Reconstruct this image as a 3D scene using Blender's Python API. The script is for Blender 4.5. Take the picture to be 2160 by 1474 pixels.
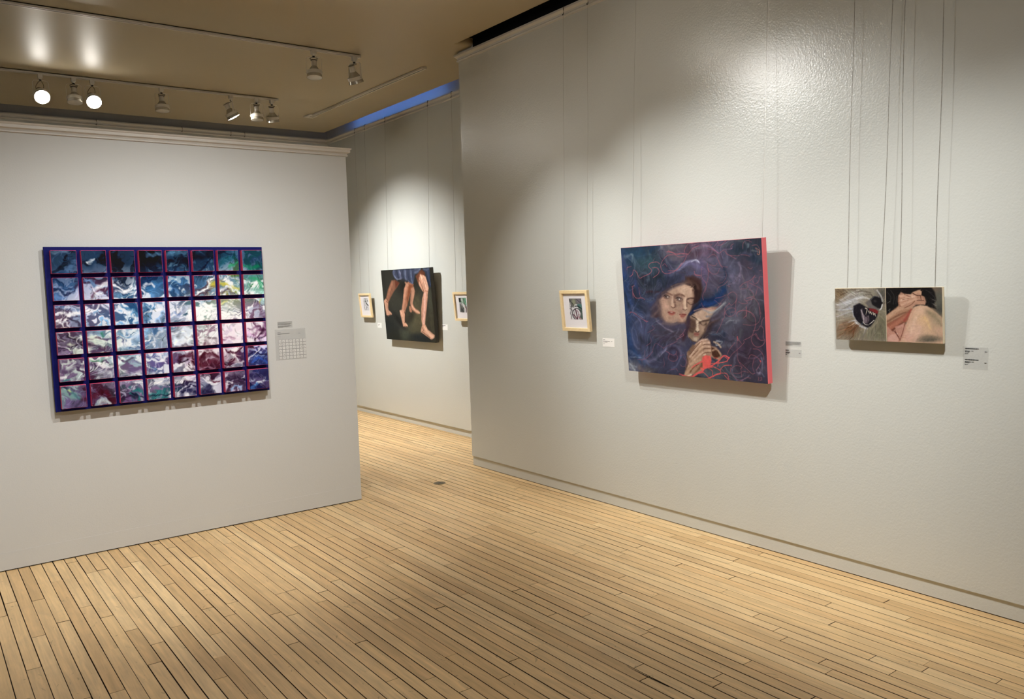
import bpy, math, random
import numpy as np
from mathutils import Vector, Matrix

random.seed(7)
rng = np.random.default_rng(7)
scene = bpy.context.scene
for o in list(bpy.data.objects):
    bpy.data.objects.remove(o)
COL = scene.collection

# ------------------------------------------------------------------ camera
cam_d = bpy.data.cameras.new("camera")
cam_d.sensor_fit = 'HORIZONTAL'
cam_d.sensor_width = 36.0
cam_d.lens = 28.63
cam_d.clip_start = 0.05
cam = bpy.data.objects.new("camera", cam_d)
COL.objects.link(cam)
CAM_POS = Vector((0.0, 0.0, 1.5))
CAM_R = Vector((0.80072, -0.59826, -0.03055))
CAM_U = Vector((0.07392, 0.04807, 0.99610))
CAM_F = Vector((0.59446, 0.79986, -0.08272))
m = Matrix((CAM_R, CAM_U, -CAM_F)).transposed().to_4x4()
m.translation = CAM_POS
cam.matrix_world = m
scene.camera = cam

# ------------------------------------------------------------------ world, exposure
world = bpy.data.worlds.new("world")
scene.world = world
world.use_nodes = True
world.node_tree.nodes["Background"].inputs[0].default_value = (0.02, 0.02, 0.022, 1)
world.node_tree.nodes["Background"].inputs[1].default_value = 1.0
scene.view_settings.view_transform = 'Standard'
scene.view_settings.look = 'None'
scene.view_settings.gamma = 1.0
scene.view_settings.use_curve_mapping = False
scene.view_settings.exposure = 0.0
scene.cycles.use_light_tree = False
scene.cycles.adaptive_threshold = 0.04
scene.cycles.max_bounces = 5
scene.cycles.diffuse_bounces = 3
scene.cycles.glossy_bounces = 2
scene.cycles.transmission_bounces = 2
scene.cycles.caustics_reflective = False
scene.cycles.caustics_refractive = False

LAMP_COLOR = (1.0, 0.99, 0.955)

# ------------------------------------------------------------------ sizes of the place (metres)
XA, YA_END = 3.668, 5.53            # right wall: face, far end
XC = 4.31                          # far wall face
YD = 9.45                          # back wall face
X_PART, YP, XP = -2.6, 5.185, 2.49               # free-standing left wall: face, right end
ZM = 3.30                          # top of the picture rails
ZC = 3.32                          # ceiling
X_MIN, Y_MIN = -5.2, -5.4          # the rest of the room, behind the camera
SLOT_A, SLOT_A_END = 3.543, 5.32   # open slots along the ceiling edge
SLOT_C, SLOT_D = 4.15, 9.13

# ------------------------------------------------------------------ helpers
class MB:
    """collects simple solids; build() links them as one mesh object"""
    def __init__(s):
        s.v, s.f, s.mi = [], [], []
    def add(s, vs, fs, mi=0):
        b = len(s.v)
        s.v += [tuple(v) for v in vs]
        s.f += [tuple(b + i for i in f) for f in fs]
        s.mi += [mi] * len(fs)
        return s
    def box(s, x0, x1, y0, y1, z0, z1, mi=0):
        vs = [(x, y, z) for z in (z0, z1) for y in (y0, y1) for x in (x0, x1)]
        return s.add(vs, [(0, 2, 3, 1), (4, 5, 7, 6), (0, 1, 5, 4), (2, 6, 7, 3), (0, 4, 6, 2), (1, 3, 7, 5)], mi)
    def bbox(s, x0, x1, y0, y1, z0, z1, b, mi=0):
        """box with its vertical and horizontal edges chamfered by b on all sides"""
        vs = []
        for z in (z0, z1):
            vs += [(x0 + b, y0 + b, z), (x1 - b, y0 + b, z), (x1 - b, y1 - b, z), (x0 + b, y1 - b, z)]
        zi0, zi1 = z0 + b, z1 - b
        for z in (zi0, zi1):
            vs += [(x0, y0, z), (x1, y0, z), (x1, y1, z), (x0, y1, z)]
        fs = [(3, 2, 1, 0), (4, 5, 6, 7)]
        for i in range(4):
            j = (i + 1) % 4
            fs += [(i, j, 8 + j, 8 + i), (8 + i, 8 + j, 12 + j, 12 + i), (12 + i, 12 + j, 4 + j, 4 + i)]
        return s.add(vs, fs, mi)
    def lathe(s, prof, n=24, mat=None, mi=0, cap0=True, cap1=True):
        """prof: [(r, z)] turned about z, then moved by mat"""
        mat = mat or Matrix()
        vs = []
        for r, z in prof:
            for i in range(n):
                a = 2 * math.pi * i / n
                vs.append(mat @ Vector((r * math.cos(a), r * math.sin(a), z)))
        fs = []
        for k in range(len(prof) - 1):
            for i in range(n):
                j = (i + 1) % n
                fs.append((k * n + i, k * n + j, (k + 1) * n + j, (k + 1) * n + i))
        if cap0: fs.append(tuple(range(n - 1, -1, -1)))
        if cap1: fs.append(tuple((len(prof) - 1) * n + i for i in range(n)))
        return s.add(vs, fs, mi)
    def tube(s, pts, r, n=6, mi=0, flat=None):
        """round (or flat = (wide, thin)) bar along points"""
        pts = [Vector(p) for p in pts]
        vs, fs = [], []
        ref = Vector((0, 0, 1)) if abs((pts[-1] - pts[0]).normalized().z) < .9 else Vector((1, 0, 0))
        if flat: ref = Vector(flat[2])
        for k, p in enumerate(pts):
            t = (pts[min(k + 1, len(pts) - 1)] - pts[max(k - 1, 0)]).normalized()
            u = (ref - t * ref.dot(t)).normalized()
            w = t.cross(u)
            if flat:
                for a, b in ((1, 1), (-1, 1), (-1, -1), (1, -1)):
                    vs.append(p + u * a * flat[0] / 2 + w * b * flat[1] / 2)
            else:
                for i in range(n):
                    a = 2 * math.pi * i / n
                    vs.append(p + (u * math.cos(a) + w * math.sin(a)) * r)
        n = 4 if flat else n
        for k in range(len(pts) - 1):
            for i in range(n):
                j = (i + 1) % n
                fs.append((k * n + i, k * n + j, (k + 1) * n + j, (k + 1) * n + i))
        fs += [tuple(range(n - 1, -1, -1)), tuple((len(pts) - 1) * n + i for i in range(n))]
        return s.add(vs, fs, mi)
    def sweep(s, prof, path, mi=0, closed=True):
        """prof [(out, z)] swept along a path [(x, y, nx, ny)] with out measured along (nx, ny)"""
        n = len(prof)
        vs, fs = [], []
        for (x, y, nx, ny) in path:
            for o_, z in prof:
                vs.append((x + nx * o_, y + ny * o_, z))
        for k in range(len(path) - 1):
            for i in range(n if closed else n - 1):
                j = (i + 1) % n
                fs.append((k * n + i, k * n + j, (k + 1) * n + j, (k + 1) * n + i))
        if closed:
            fs += [tuple(range(n - 1, -1, -1)), tuple((len(path) - 1) * n + i for i in range(n))]
        return s.add(vs, fs, mi)
    def build(s, name, mats, parent=None, smooth=False, loc=None):
        me = bpy.data.meshes.new(name)
        me.from_pydata(s.v, [], s.f)
        for mt in (mats if isinstance(mats, (list, tuple)) else [mats]):
            me.materials.append(mt)
        me.polygons.foreach_set('material_index', s.mi)
        if smooth:
            me.polygons.foreach_set('use_smooth', [True] * len(s.f))
            try: me.set_sharp_from_angle(angle=math.radians(40))
            except Exception: pass
        me.validate(); me.update()
        import bmesh as _b
        bm = _b.new(); bm.from_mesh(me); _b.ops.recalc_face_normals(bm, faces=bm.faces); bm.to_mesh(me); bm.free()
        o = bpy.data.objects.new(name, me)
        COL.objects.link(o)
        if parent: o.parent = parent
        if loc is not None: o.location = loc
        return o

def empty(name, loc=(0, 0, 0)):
    o = bpy.data.objects.new(name, None)
    o.empty_display_size = 0.05
    COL.objects.link(o); o.location = loc
    return o

def tag(o, label=None, cat=None, group=None, kind=None):
    if label: o["label"] = label
    if cat: o["category"] = cat
    if group: o["group"] = group
    if kind: o["kind"] = kind
    return o

def structure(o, label=None):
    o["kind"] = "structure"
    if label: o["label"] = label
    return o

# ------------------------------------------------------------------ materials
def new_mat(name):
    mt = bpy.data.materials.new(name); mt.use_nodes = True
    nt = mt.node_tree
    return mt, nt, nt.nodes["Principled BSDF"]

def plain(name, col, rough=0.5, metal=0.0, spec=0.5, emit=None, strength=0.0):
    mt, nt, p = new_mat(name)
    p.inputs["Base Color"].default_value = (*col, 1)
    p.inputs["Roughness"].default_value = rough
    p.inputs["Metallic"].default_value = metal
    p.inputs["Specular IOR Level"].default_value = spec
    if emit:
        p.inputs["Emission Color"].default_value = (*emit, 1)
        p.inputs["Emission Strength"].default_value = strength
    return mt

def node(nt, kind, **kw):
    n = nt.nodes.new(kind)
    for k, v in kw.items(): setattr(n, k, v)
    return n

def paint_wall(name, col, rough, bump, scale, mottle=0.03, spec=0.5):
    mt, nt, p = new_mat(name)
    geo = node(nt, "ShaderNodeNewGeometry")
    n1 = node(nt, "ShaderNodeTexNoise"); n1.inputs["Scale"].default_value = scale; n1.inputs["Detail"].default_value = 3
    n2 = node(nt, "ShaderNodeTexNoise"); n2.inputs["Scale"].default_value = 1.7; n2.inputs["Detail"].default_value = 5
    nt.links.new(geo.outputs["Position"], n1.inputs["Vector"]); nt.links.new(geo.outputs["Position"], n2.inputs["Vector"])
    mix = node(nt, "ShaderNodeMix", data_type='RGBA')
    mix.inputs[6].default_value = (*[c * (1 - mottle) for c in col], 1)
    mix.inputs[7].default_value = (*[min(1, c * (1 + mottle)) for c in col], 1)
    nt.links.new(n2.outputs["Fac"], mix.inputs[0]); nt.links.new(mix.outputs[2], p.inputs["Base Color"])
    b = node(nt, "ShaderNodeBump"); b.inputs["Strength"].default_value = bump; b.inputs["Distance"].default_value = 0.002
    nt.links.new(n1.outputs["Fac"], b.inputs["Height"]); nt.links.new(b.outputs["Normal"], p.inputs["Normal"])
    p.inputs["Roughness"].default_value = rough
    p.inputs["Specular IOR Level"].default_value = spec
    return mt

M_WALL = paint_wall("warm_grey_wall_paint", (0.58, 0.594, 0.566), 0.27, 0.46, 110, spec=0.85)
M_PART = paint_wall("grey_partition_paint", (0.568, 0.568, 0.555), 0.55, 0.20, 160)
M_CEIL = paint_wall("ceiling_paint", (0.445, 0.378, 0.256), 0.42, 0.10, 60, spec=0.12)
M_TRIM = paint_wall("trim_paint", (0.58, 0.555, 0.50), 0.38, 0.05, 90)
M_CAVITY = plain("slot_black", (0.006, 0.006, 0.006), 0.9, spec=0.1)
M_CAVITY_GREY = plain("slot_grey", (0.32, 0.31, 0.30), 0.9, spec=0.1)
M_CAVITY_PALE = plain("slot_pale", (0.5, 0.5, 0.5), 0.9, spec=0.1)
M_DARK = plain("dark_gap", (0.012, 0.008, 0.005), 0.9, spec=0.1)
M_TRACK = plain("white_track_enamel", (0.62, 0.57, 0.48), 0.35)
M_LAMP = plain("white_lamp_enamel", (0.66, 0.61, 0.52), 0.30)
M_BLACKSCREW = plain("black_plastic", (0.012, 0.011, 0.010), 0.5)
M_BULB = plain("lamp_glass_housing", (0.50, 0.46, 0.38), 0.18, metal=0.3)
M_LENS_OFF = plain("unlit_lens", (0.55, 0.52, 0.46), 0.12)
M_LENS_ON = plain("lit_lens", (1, 1, 1), 0.3, emit=(1.0, 0.95, 0.86), strength=70.0)
M_LENS_BRIGHT = plain("bright_lens", (1, 1, 1), 0.3, emit=(1.0, 0.97, 0.90), strength=150.0)
M_STEEL = plain("steel_wire", (0.46, 0.44, 0.41), 0.38, metal=0.6)
M_HOOK = plain("dark_hook", (0.03, 0.026, 0.02), 0.45, metal=0.6)
M_BRASS = plain("aged_brass", (0.20, 0.155, 0.085), 0.45, metal=0.7)

def wood_floor_mat():
    mt, nt, p = new_mat("maple_strip_wood")
    L = nt.links.new
    geo = node(nt, "ShaderNodeNewGeometry"); oi = node(nt, "ShaderNodeObjectInfo")
    add = node(nt, "ShaderNodeMath", operation='ADD'); L(oi.outputs["Random"], add.inputs[0]); L(geo.outputs["Random Per Island"], add.inputs[1])
    fr = node(nt, "ShaderNodeMath", operation='FRACT'); L(add.outputs[0], fr.inputs[0])
    # grain coordinates: stretched along the strip, shifted from plank to plank
    sh = node(nt, "ShaderNodeVectorMath", operation='MULTIPLY'); sh.inputs[1].default_value = (17.0, 31.0, 3.0)
    comb = node(nt, "ShaderNodeCombineXYZ"); [L(fr.outputs[0], comb.inputs[i]) for i in range(3)]; L(comb.outputs[0], sh.inputs[0])
    pos = node(nt, "ShaderNodeVectorMath", operation='ADD'); L(geo.outputs["Position"], pos.inputs[0]); L(sh.outputs[0], pos.inputs[1])
    st = node(nt, "ShaderNodeVectorMath", operation='MULTIPLY'); st.inputs[1].default_value = (55.0, 2.6, 1.0); L(pos.outputs[0], st.inputs[0])
    grain = node(nt, "ShaderNodeTexNoise"); grain.inputs["Scale"].default_value = 1.0; grain.inputs["Detail"].default_value = 6; grain.inputs["Roughness"].default_value = .62; grain.inputs["Distortion"].default_value = .5
    L(st.outputs[0], grain.inputs["Vector"])
    st2 = node(nt, "ShaderNodeVectorMath", operation='MULTIPLY'); st2.inputs[1].default_value = (14.0, 5.0, 1.0); L(pos.outputs[0], st2.inputs[0])
    cloud = node(nt, "ShaderNodeTexNoise"); cloud.inputs["Scale"].default_value = 1.0; cloud.inputs["Detail"].default_value = 4; cloud.inputs["Distortion"].default_value = 1.2
    L(st2.outputs[0], cloud.inputs["Vector"])
    ramp = node(nt, "ShaderNodeValToRGB"); L(fr.outputs[0], ramp.inputs[0])
    e = ramp.color_ramp.elements
    e[0].position = 0; e[0].color = (0.739, 0.487, 0.233, 1)
    e[1].position = 1; e[1].color = (0.829, 0.584, 0.302, 1)
    for ps, c in ((.12, (0.680, 0.449, 0.214, 1)), (.3, (0.818, 0.568, 0.284, 1)), (.5, (0.773, 0.524, 0.260, 1)), (.68, (0.860, 0.621, 0.330, 1)), (.85, (0.706, 0.461, 0.219, 1))):
        q = e.new(ps); q.color = c
    r2 = node(nt, "ShaderNodeMapRange"); r2.inputs[1].default_value = .3; r2.inputs[2].default_value = .7; r2.inputs[3].default_value = .80; r2.inputs[4].default_value = 1.12
    L(grain.outputs["Fac"], r2.inputs[0])
    r3 = node(nt, "ShaderNodeMapRange"); r3.inputs[1].default_value = .3; r3.inputs[2].default_value = .7; r3.inputs[3].default_value = .91; r3.inputs[4].default_value = 1.06
    L(cloud.outputs["Fac"], r3.inputs[0])
    mul = node(nt, "ShaderNodeMath", operation='MULTIPLY'); L(r2.outputs[0], mul.inputs[0]); L(r3.outputs[0], mul.inputs[1])
    vm = node(nt, "ShaderNodeVectorMath", operation='SCALE'); L(ramp.outputs[0], vm.inputs[0]); L(mul.outputs[0], vm.inputs["Scale"])
    # scattered knots and nail marks
    vo = node(nt, "ShaderNodeTexVoronoi"); vo.inputs["Scale"].default_value = 9.0; L(geo.outputs["Position"], vo.inputs["Vector"])
    lt = node(nt, "ShaderNodeMapRange"); lt.inputs[1].default_value = .025; lt.inputs[2].default_value = .045; lt.inputs[3].default_value = .75; lt.inputs[4].default_value = 0; L(vo.outputs["Distance"], lt.inputs[0])
    sep = node(nt, "ShaderNodeSeparateColor"); L(vo.outputs["Color"], sep.inputs[0])
    gt = node(nt, "ShaderNodeMath", operation='GREATER_THAN'); gt.inputs[1].default_value = .62; L(sep.outputs[0], gt.inputs[0])
    mk = node(nt, "ShaderNodeMath", operation='MULTIPLY'); L(lt.outputs[0], mk.inputs[0]); L(gt.outputs[0], mk.inputs[1])
    # thin scuffs
    st3 = node(nt, "ShaderNodeVectorMath", operation='MULTIPLY'); st3.inputs[1].default_value = (22.0, 9.0, 1.0); L(geo.outputs["Position"], st3.inputs[0])
    scf = node(nt, "ShaderNodeTexNoise"); scf.inputs["Scale"].default_value = 1.0; scf.inputs["Detail"].default_value = 2; scf.inputs["Distortion"].default_value = 3.0; L(st3.outputs[0], scf.inputs["Vector"])
    sc2 = node(nt, "ShaderNodeMapRange"); sc2.inputs[1].default_value = .695; sc2.inputs[2].default_value = .72; sc2.inputs[3].default_value = 0; sc2.inputs[4].default_value = .35; L(scf.outputs["Fac"], sc2.inputs[0])
    mx = node(nt, "ShaderNodeMath", operation='MAXIMUM'); L(mk.outputs[0], mx.inputs[0]); L(sc2.outputs[0], mx.inputs[1])
    mix = node(nt, "ShaderNodeMix", data_type='RGBA'); L(mx.outputs[0], mix.inputs[0]); L(vm.outputs[0], mix.inputs[6]); mix.inputs[7].default_value = (.10, .05, .022, 1)
    L(mix.outputs[2], p.inputs["Base Color"])
    rr = node(nt, "ShaderNodeMapRange"); rr.inputs[3].default_value = .36; rr.inputs[4].default_value = .52; L(cloud.outputs["Fac"], rr.inputs[0]); L(rr.outputs[0], p.inputs["Roughness"])
    b = node(nt, "ShaderNodeBump"); b.inputs["Strength"].default_value = .12; b.inputs["Distance"].default_value = .001
    L(grain.outputs["Fac"], b.inputs["Height"]); L(b.outputs["Normal"], p.inputs["Normal"])
    p.inputs["Specular IOR Level"].default_value = .45
    return mt
M_FLOOR = wood_floor_mat()
M_SEAM = plain("dirt_in_the_joints", (.045, .024, .012), .8, spec=.15)

def pale_wood_mat():
    mt, nt, p = new_mat("pale_frame_wood")
    L = nt.links.new
    tc = node(nt, "ShaderNodeTexCoord")
    mp = node(nt, "ShaderNodeVectorMath", operation='MULTIPLY'); mp.inputs[1].default_value = (60, 60, 60); L(tc.outputs["Object"], mp.inputs[0])
    n = node(nt, "ShaderNodeTexNoise"); n.inputs["Scale"].default_value = 1; n.inputs["Detail"].default_value = 4; L(mp.outputs[0], n.inputs["Vector"])
    mix = node(nt, "ShaderNodeMix", data_type='RGBA'); L(n.outputs["Fac"], mix.inputs[0])
    mix.inputs[6].default_value = (.72, .54, .29, 1); mix.inputs[7].default_value = (.86, .70, .42, 1)
    L(mix.outputs[2], p.inputs["Base Color"]); p.inputs["Roughness"].default_value = .5
    return mt
M_FRAME = pale_wood_mat()

def face_mat(name, rough=0.4):
    """flat painted picture: colour carried by the mesh, fine brush relief from noise"""
    mt, nt, p = new_mat(name)
    at = node(nt, "ShaderNodeVertexColor"); at.layer_name = "Col"
    nt.links.new(at.outputs["Color"], p.inputs["Base Color"])
    tc = node(nt, "ShaderNodeTexCoord")
    n = node(nt, "ShaderNodeTexNoise"); n.inputs["Scale"].default_value = 140; n.inputs["Detail"].default_value = 4
    nt.links.new(tc.outputs["Object"], n.inputs["Vector"])
    b = node(nt, "ShaderNodeBump"); b.inputs["Strength"].default_value = .15; b.inputs["Distance"].default_value = .001
    nt.links.new(n.outputs["Fac"], b.inputs["Height"]); nt.links.new(b.outputs["Normal"], p.inputs["Normal"])
    p.inputs["Roughness"].default_value = rough
    p.inputs["Specular IOR Level"].default_value = .10
    return mt
M_PAINTED = face_mat("painted_surface", .55)

# ------------------------------------------------------------------ floor
base = MB().box(X_MIN - .2, XC + .1, Y_MIN - .2, YD + .1, -.12, -.012).build("floor", M_DARK)
structure(base, "pale maple strip floor laid along the right wall")
PW, PX0 = 0.0566, 0.343            # strip width, a seam's place
JOINTS = [(-1,3.73),(-1,4.63),(0,4.08),(1,4.58),(2,4.19),(3,4.82),(4,4.32),(5,5.1),(7,3.65),(8,4.28),(9,3.15),(9,3.78),(10,3.34),(11,3.58),(11,4.36),(12,3.9),(12,4.69),(14,3.89),(16,5.06),(18,2.7),(25,3.41),(26,2.53),(28,3.3),(30,2.71),(31,2.09),(32,4.07),(33,2.77),(35,4.14),(36,4.47),(37,2.38),(38,4.03),(39,4.81),(40,2.75),(41,3.54),(42,2.62),(42,5.57),(43,4.07),(44,3.32),(45,1.64),(45,4.85),(46,3.4),(47,4.82),(48,1.25),(48,4.22),(49,2.83),(49,5.39),(50,3.17),(51,2.04),(51,5.24),(53,4.46),(55,1.89),(56,5.1),(56,6.86),(58,4.52)]
by_row = {}
for r_, y_ in JOINTS: by_row.setdefault(r_, set()).add(y_)
planks = []
row0 = int(math.floor((X_MIN - PX0) / PW)); row1 = int(math.floor((4.335 - PX0) / PW))
for r_ in range(row0, row1 + 1):
    rr = random.Random(1000 + r_)
    known = sorted(by_row.get(r_, ()))
    cuts = []
    y_ = Y_MIN - rr.random() * .8
    while y_ < YD + .1:
        y_ += rr.choice((.45, .7, .9, 1.1, 1.3, 1.5, 1.8)) * rr.uniform(.85, 1.15)
        if all(abs(y_ - k) > .5 for k in known) and Y_MIN < y_ < YD: cuts.append(y_)
    cuts = sorted(cuts + known)
    ys = [Y_MIN] + cuts + [YD]
    for a_, b_ in zip(ys[:-1], ys[1:]):
        if b_ - a_ > .05:
            planks.append((r_, a_, b_, rr.choice((.0005, .0008, .0011, .0014, .0018, .0024)), rr.choice((.0004, .0008, .0016, .0024))))

def seen_size(p):
    """how large a strip shows from where one stands (0 when out of sight)"""
    x = PX0 + (p[0] + .5) * PW
    tot = 0
    n = max(2, int((p[2] - p[1]) / .1))
    for i in range(n):
        y = p[1] + (i + .5) / n * (p[2] - p[1])
        d = Vector((x, y, 0)) - CAM_POS
        z = d.dot(CAM_F)
        if z < .3: continue
        px = d.dot(CAM_R) / z; py = d.dot(CAM_U) / z
        if abs(px) > .63 or abs(py) > .43: continue
        if x > XA + .02 and y < YA_END: continue
        if y > YP and x < XP * y / YP: continue
        tot += (p[2] - p[1]) / n / z ** 3
    return tot
planks.sort(key=seen_size, reverse=True)
GX = PW / 2
def plank_mesh(gx):
    """one strip of unit length along y, its top arrises eased"""
    h = GX - gx; b = .0007
    mb = MB()
    vs = [(-h, -.5, -.014), (h, -.5, -.014), (h, .5, -.014), (-h, .5, -.014),
          (-h, -.5, -b), (h, -.5, -b), (h, .5, -b), (-h, .5, -b),
          (-h + b, -.5, 0), (h - b, -.5, 0), (h - b, .5, 0), (-h + b, .5, 0)]
    fs = [(4, 5, 9, 8), (8, 9, 10, 11), (6, 7, 11, 10), (0, 1, 5, 4), (2, 3, 7, 6), (1, 2, 6, 5), (3, 0, 4, 7), (5, 6, 10, 9), (7, 4, 8, 11)]
    mb.add(vs, fs)
    mb.mi = [0 if f_ == (8, 9, 10, 11) else 1 for f_ in fs]
    return mb
PM = {}
for gx in (.0005, .0008, .0011, .0014, .0018, .0024):
    t_ = plank_mesh(gx).build("plank", [M_FLOOR, M_SEAM]); PM[gx] = t_.data; bpy.data.objects.remove(t_)
for p in planks[:300]:
    o = bpy.data.objects.new("plank", PM[p[3]])
    COL.objects.link(o); o.parent = base
    o.location = (PX0 + (p[0] + .5) * PW, (p[1] + p[2]) / 2, random.uniform(-.0004, .0004))
    o.scale = (1, p[2] - p[1] - 2 * p[4], 1)
mb = MB()
for p in planks[300:]:
    u_ = plank_mesh(p[3]); L_ = p[2] - p[1] - 2 * p[4]; cx = PX0 + (p[0] + .5) * PW; cy = (p[1] + p[2]) / 2
    mb.add([(v[0] + cx, v[1] * L_ + cy, v[2]) for v in u_.v], u_.f); mb.mi[-len(u_.f):] = u_.mi
rest = mb.build("plank_field", [M_FLOOR, M_SEAM], base)
rest["kind"] = "stuff"

# splintered gouge by a butt joint in the foreground
MB().add([(2.145, 2.215, .0009), (2.1425, 2.10, .0009), (2.1475, 1.985, .0009), (2.150, 1.99, .0009), (2.149, 2.06, .0009), (2.1475, 2.11, .0009)], [(0, 1, 2, 3, 4, 5)]).build("gouge", M_DARK, base)

# small brass cover let into the floor
cv = empty("floor_outlet_cover", (3.148, 5.207, 0))
MB().lathe([(.046, -.004), (.046, .0018), (.040, .003), (.034, .003)], 40, cap0=True, cap1=False).build("rim", M_BRASS, cv, True)
MB().lathe([(.034, -.003), (.034, .0022), (.031, .0028)], 40).build("lid", plain("lid_brass", (.16, .125, .07), .5, metal=.6), cv, True)
MB().box(-.012, .012, -.002, .002, .0026, .0034).build("slot", M_BLACKSCREW, cv)
tag(cv, "small round brass cover set into the wood floor between the walls", "floor cover")

# ------------------------------------------------------------------ walls
structure(MB().box(XA, XC + .15, Y_MIN, YA_END, .082, ZC + .5).build("wall_right", M_WALL), "long grey right wall hung with paintings")
structure(MB().box(XA + .011, XC + .1, Y_MIN, YA_END + .002, .004, .086).build("baseboard_right", M_WALL), "recessed baseboard under the right wall")
structure(MB().box(XC, XC + .15, YA_END - .02, YD + .15, .074, ZC + .5).build("wall_far", M_WALL), "far grey wall beyond the opening")
structure(MB().box(XC + .02, XC + .15, YA_END - .02, YD + .15, .003, .08).build("baseboard_far", M_WALL), "baseboard of the far wall")
structure(MB().box(X_MIN, XC + .15, YD, YD + .15, 0, ZC + .5).build("wall_back", M_WALL), "dim back wall seen above the free-standing wall")
wl = MB().box(X_PART, XP, YP, YP + .16, .006, 2.40).build("wall_left", M_PART)
structure(wl, "free-standing grey wall carrying the grid of small panels")
MB().box(X_PART, XP, YP - .0012, YP + .005, .0065, .105).build("base_strip", M_PART, wl)
MB().box(X_PART + .02, XP - .02, YP + .01, YP + .15, 0, .007).build("foot", M_DARK, wl)
structure(MB().box(X_MIN - .15, X_MIN, Y_MIN - .15, YD + .15, 0, ZC + .5).build("wall_side", M_WALL), "side wall out of view")
structure(MB().box(X_MIN - .15, XC + .15, Y_MIN - .15, Y_MIN, 0, ZC + .5).build("wall_front", M_WALL), "wall behind the viewer")

# ------------------------------------------------------------------ picture rails and crown
RAIL = [(0, ZM - .058), (.010, ZM - .054), (.013, ZM - .044), (.007, ZM - .038), (.010, ZM - .026), (.022, ZM - .016), (.026, ZM - .012), (.026, ZM), (0, ZM)]
structure(MB().sweep(RAIL, [(XA, Y_MIN, -1, 0), (XA, YA_END, -1, 1), (XC, YA_END, 0, 1)][:2] + []).build("trim_1", M_TRIM), "picture rail along the top of the right wall")
structure(MB().sweep(RAIL, [(XC, YA_END, -1, 0), (XC, YD, -1, -1)]).build("trim_2", M_TRIM), "picture rail along the top of the far wall")
structure(MB().sweep(RAIL, [(XC, YD, -1, -1), (X_MIN, YD, 0, -1)]).build("trim_3", M_TRIM), "picture rail along the top of the back wall")
ZT = 2.437
CROWN = [(0, ZT - .052), (.012, ZT - .050), (.012, ZT - .043), (.007, ZT - .041), (.010, ZT - .033), (.024, ZT - .027), (.024, ZT - .011), (.029, ZT - .009), (.033, ZT), (0, ZT)]
structure(MB().sweep(CROWN, [(X_PART, YP, 0, -1), (XP, YP, 1, -1), (XP, YP + .16, 1, 0)]).box(X_PART, XP, YP, YP + .16, 2.40, ZT).build("trim_4", plain("crown_paint", (.62, .585, .54), .42)), "stepped crown moulding on the free-standing wall")

# ------------------------------------------------------------------ ceiling with open slots along its edges
def ceiling_edge(mb, pts, r=.035, n=6):
    """quarter-round lip that turns up into a slot: pts [(x, y, nx, ny)] with n pointing at the slot"""
    prof = [(-r + r * math.sin(a), ZC + r - r * math.cos(a)) for a in [math.pi / 2 * i / n for i in range(n + 1)]]
    prof += [(0, ZC + .06), (-r, ZC + .06)]
    mb.sweep(prof, pts)
R_ = .035
mb = MB()
mb.box(X_MIN, SLOT_A - R_, Y_MIN, SLOT_D, ZC, ZC + .06)
mb.box(SLOT_A - R_, SLOT_C - R_, SLOT_A_END + R_, SLOT_D, ZC, ZC + .06)
ceil = mb.build("ceiling", M_CEIL)
structure(ceil, "beige ceiling with track lights and open edge slots")
mb = MB(); ceiling_edge(mb, [(SLOT_A, Y_MIN, 1, 0), (SLOT_A, SLOT_A_END, 1, 0)]); mb.build("slot_lip", M_CEIL, ceil, True)
mb = MB(); ceiling_edge(mb, [(SLOT_A - R_, SLOT_A_END, 0, -1), (XA + .3, SLOT_A_END, 0, -1)]); mb.build("slot_lip", M_CEIL, ceil, True)
mb = MB(); ceiling_edge(mb, [(SLOT_C, SLOT_A_END, 1, 0), (SLOT_C, SLOT_D, 1, 0)]); mb.build("slot_lip", M_CEIL, ceil, True)
# linings of the slots
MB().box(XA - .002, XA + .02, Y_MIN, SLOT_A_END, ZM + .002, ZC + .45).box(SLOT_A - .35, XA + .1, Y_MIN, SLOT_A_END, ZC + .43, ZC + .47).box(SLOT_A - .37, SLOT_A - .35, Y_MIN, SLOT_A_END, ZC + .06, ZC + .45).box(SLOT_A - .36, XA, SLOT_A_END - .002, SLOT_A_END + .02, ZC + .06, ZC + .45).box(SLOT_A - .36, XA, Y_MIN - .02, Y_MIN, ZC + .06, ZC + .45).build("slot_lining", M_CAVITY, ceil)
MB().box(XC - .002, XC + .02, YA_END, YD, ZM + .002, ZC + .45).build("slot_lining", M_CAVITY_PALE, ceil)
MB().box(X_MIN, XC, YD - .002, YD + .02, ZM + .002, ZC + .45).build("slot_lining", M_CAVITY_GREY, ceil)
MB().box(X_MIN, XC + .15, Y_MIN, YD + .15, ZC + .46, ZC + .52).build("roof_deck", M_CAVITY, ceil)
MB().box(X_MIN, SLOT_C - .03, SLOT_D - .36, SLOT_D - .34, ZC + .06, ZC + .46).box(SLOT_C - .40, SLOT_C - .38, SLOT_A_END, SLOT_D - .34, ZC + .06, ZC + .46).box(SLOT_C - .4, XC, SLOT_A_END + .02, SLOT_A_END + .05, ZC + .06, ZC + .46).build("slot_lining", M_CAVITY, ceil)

# blue light strip lying on the ceiling edge above the far wall
ls = empty("light_strip", (SLOT_C - .05, 7.72, ZC + .0605))
MB().box(-.02, .02, -1.02, 1.02, 0, .012).build("channel", M_TRACK, ls)
MB().box(-.008, .019, -1.0, 1.0, .012, .020).build("diffuser", plain("blue_light", (.1, .2, .5), .5, emit=(.13, .34, 1.0), strength=34.0), ls)
tag(ls, "blue light strip glowing in the ceiling slot above the far wall", "light strip")

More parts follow.
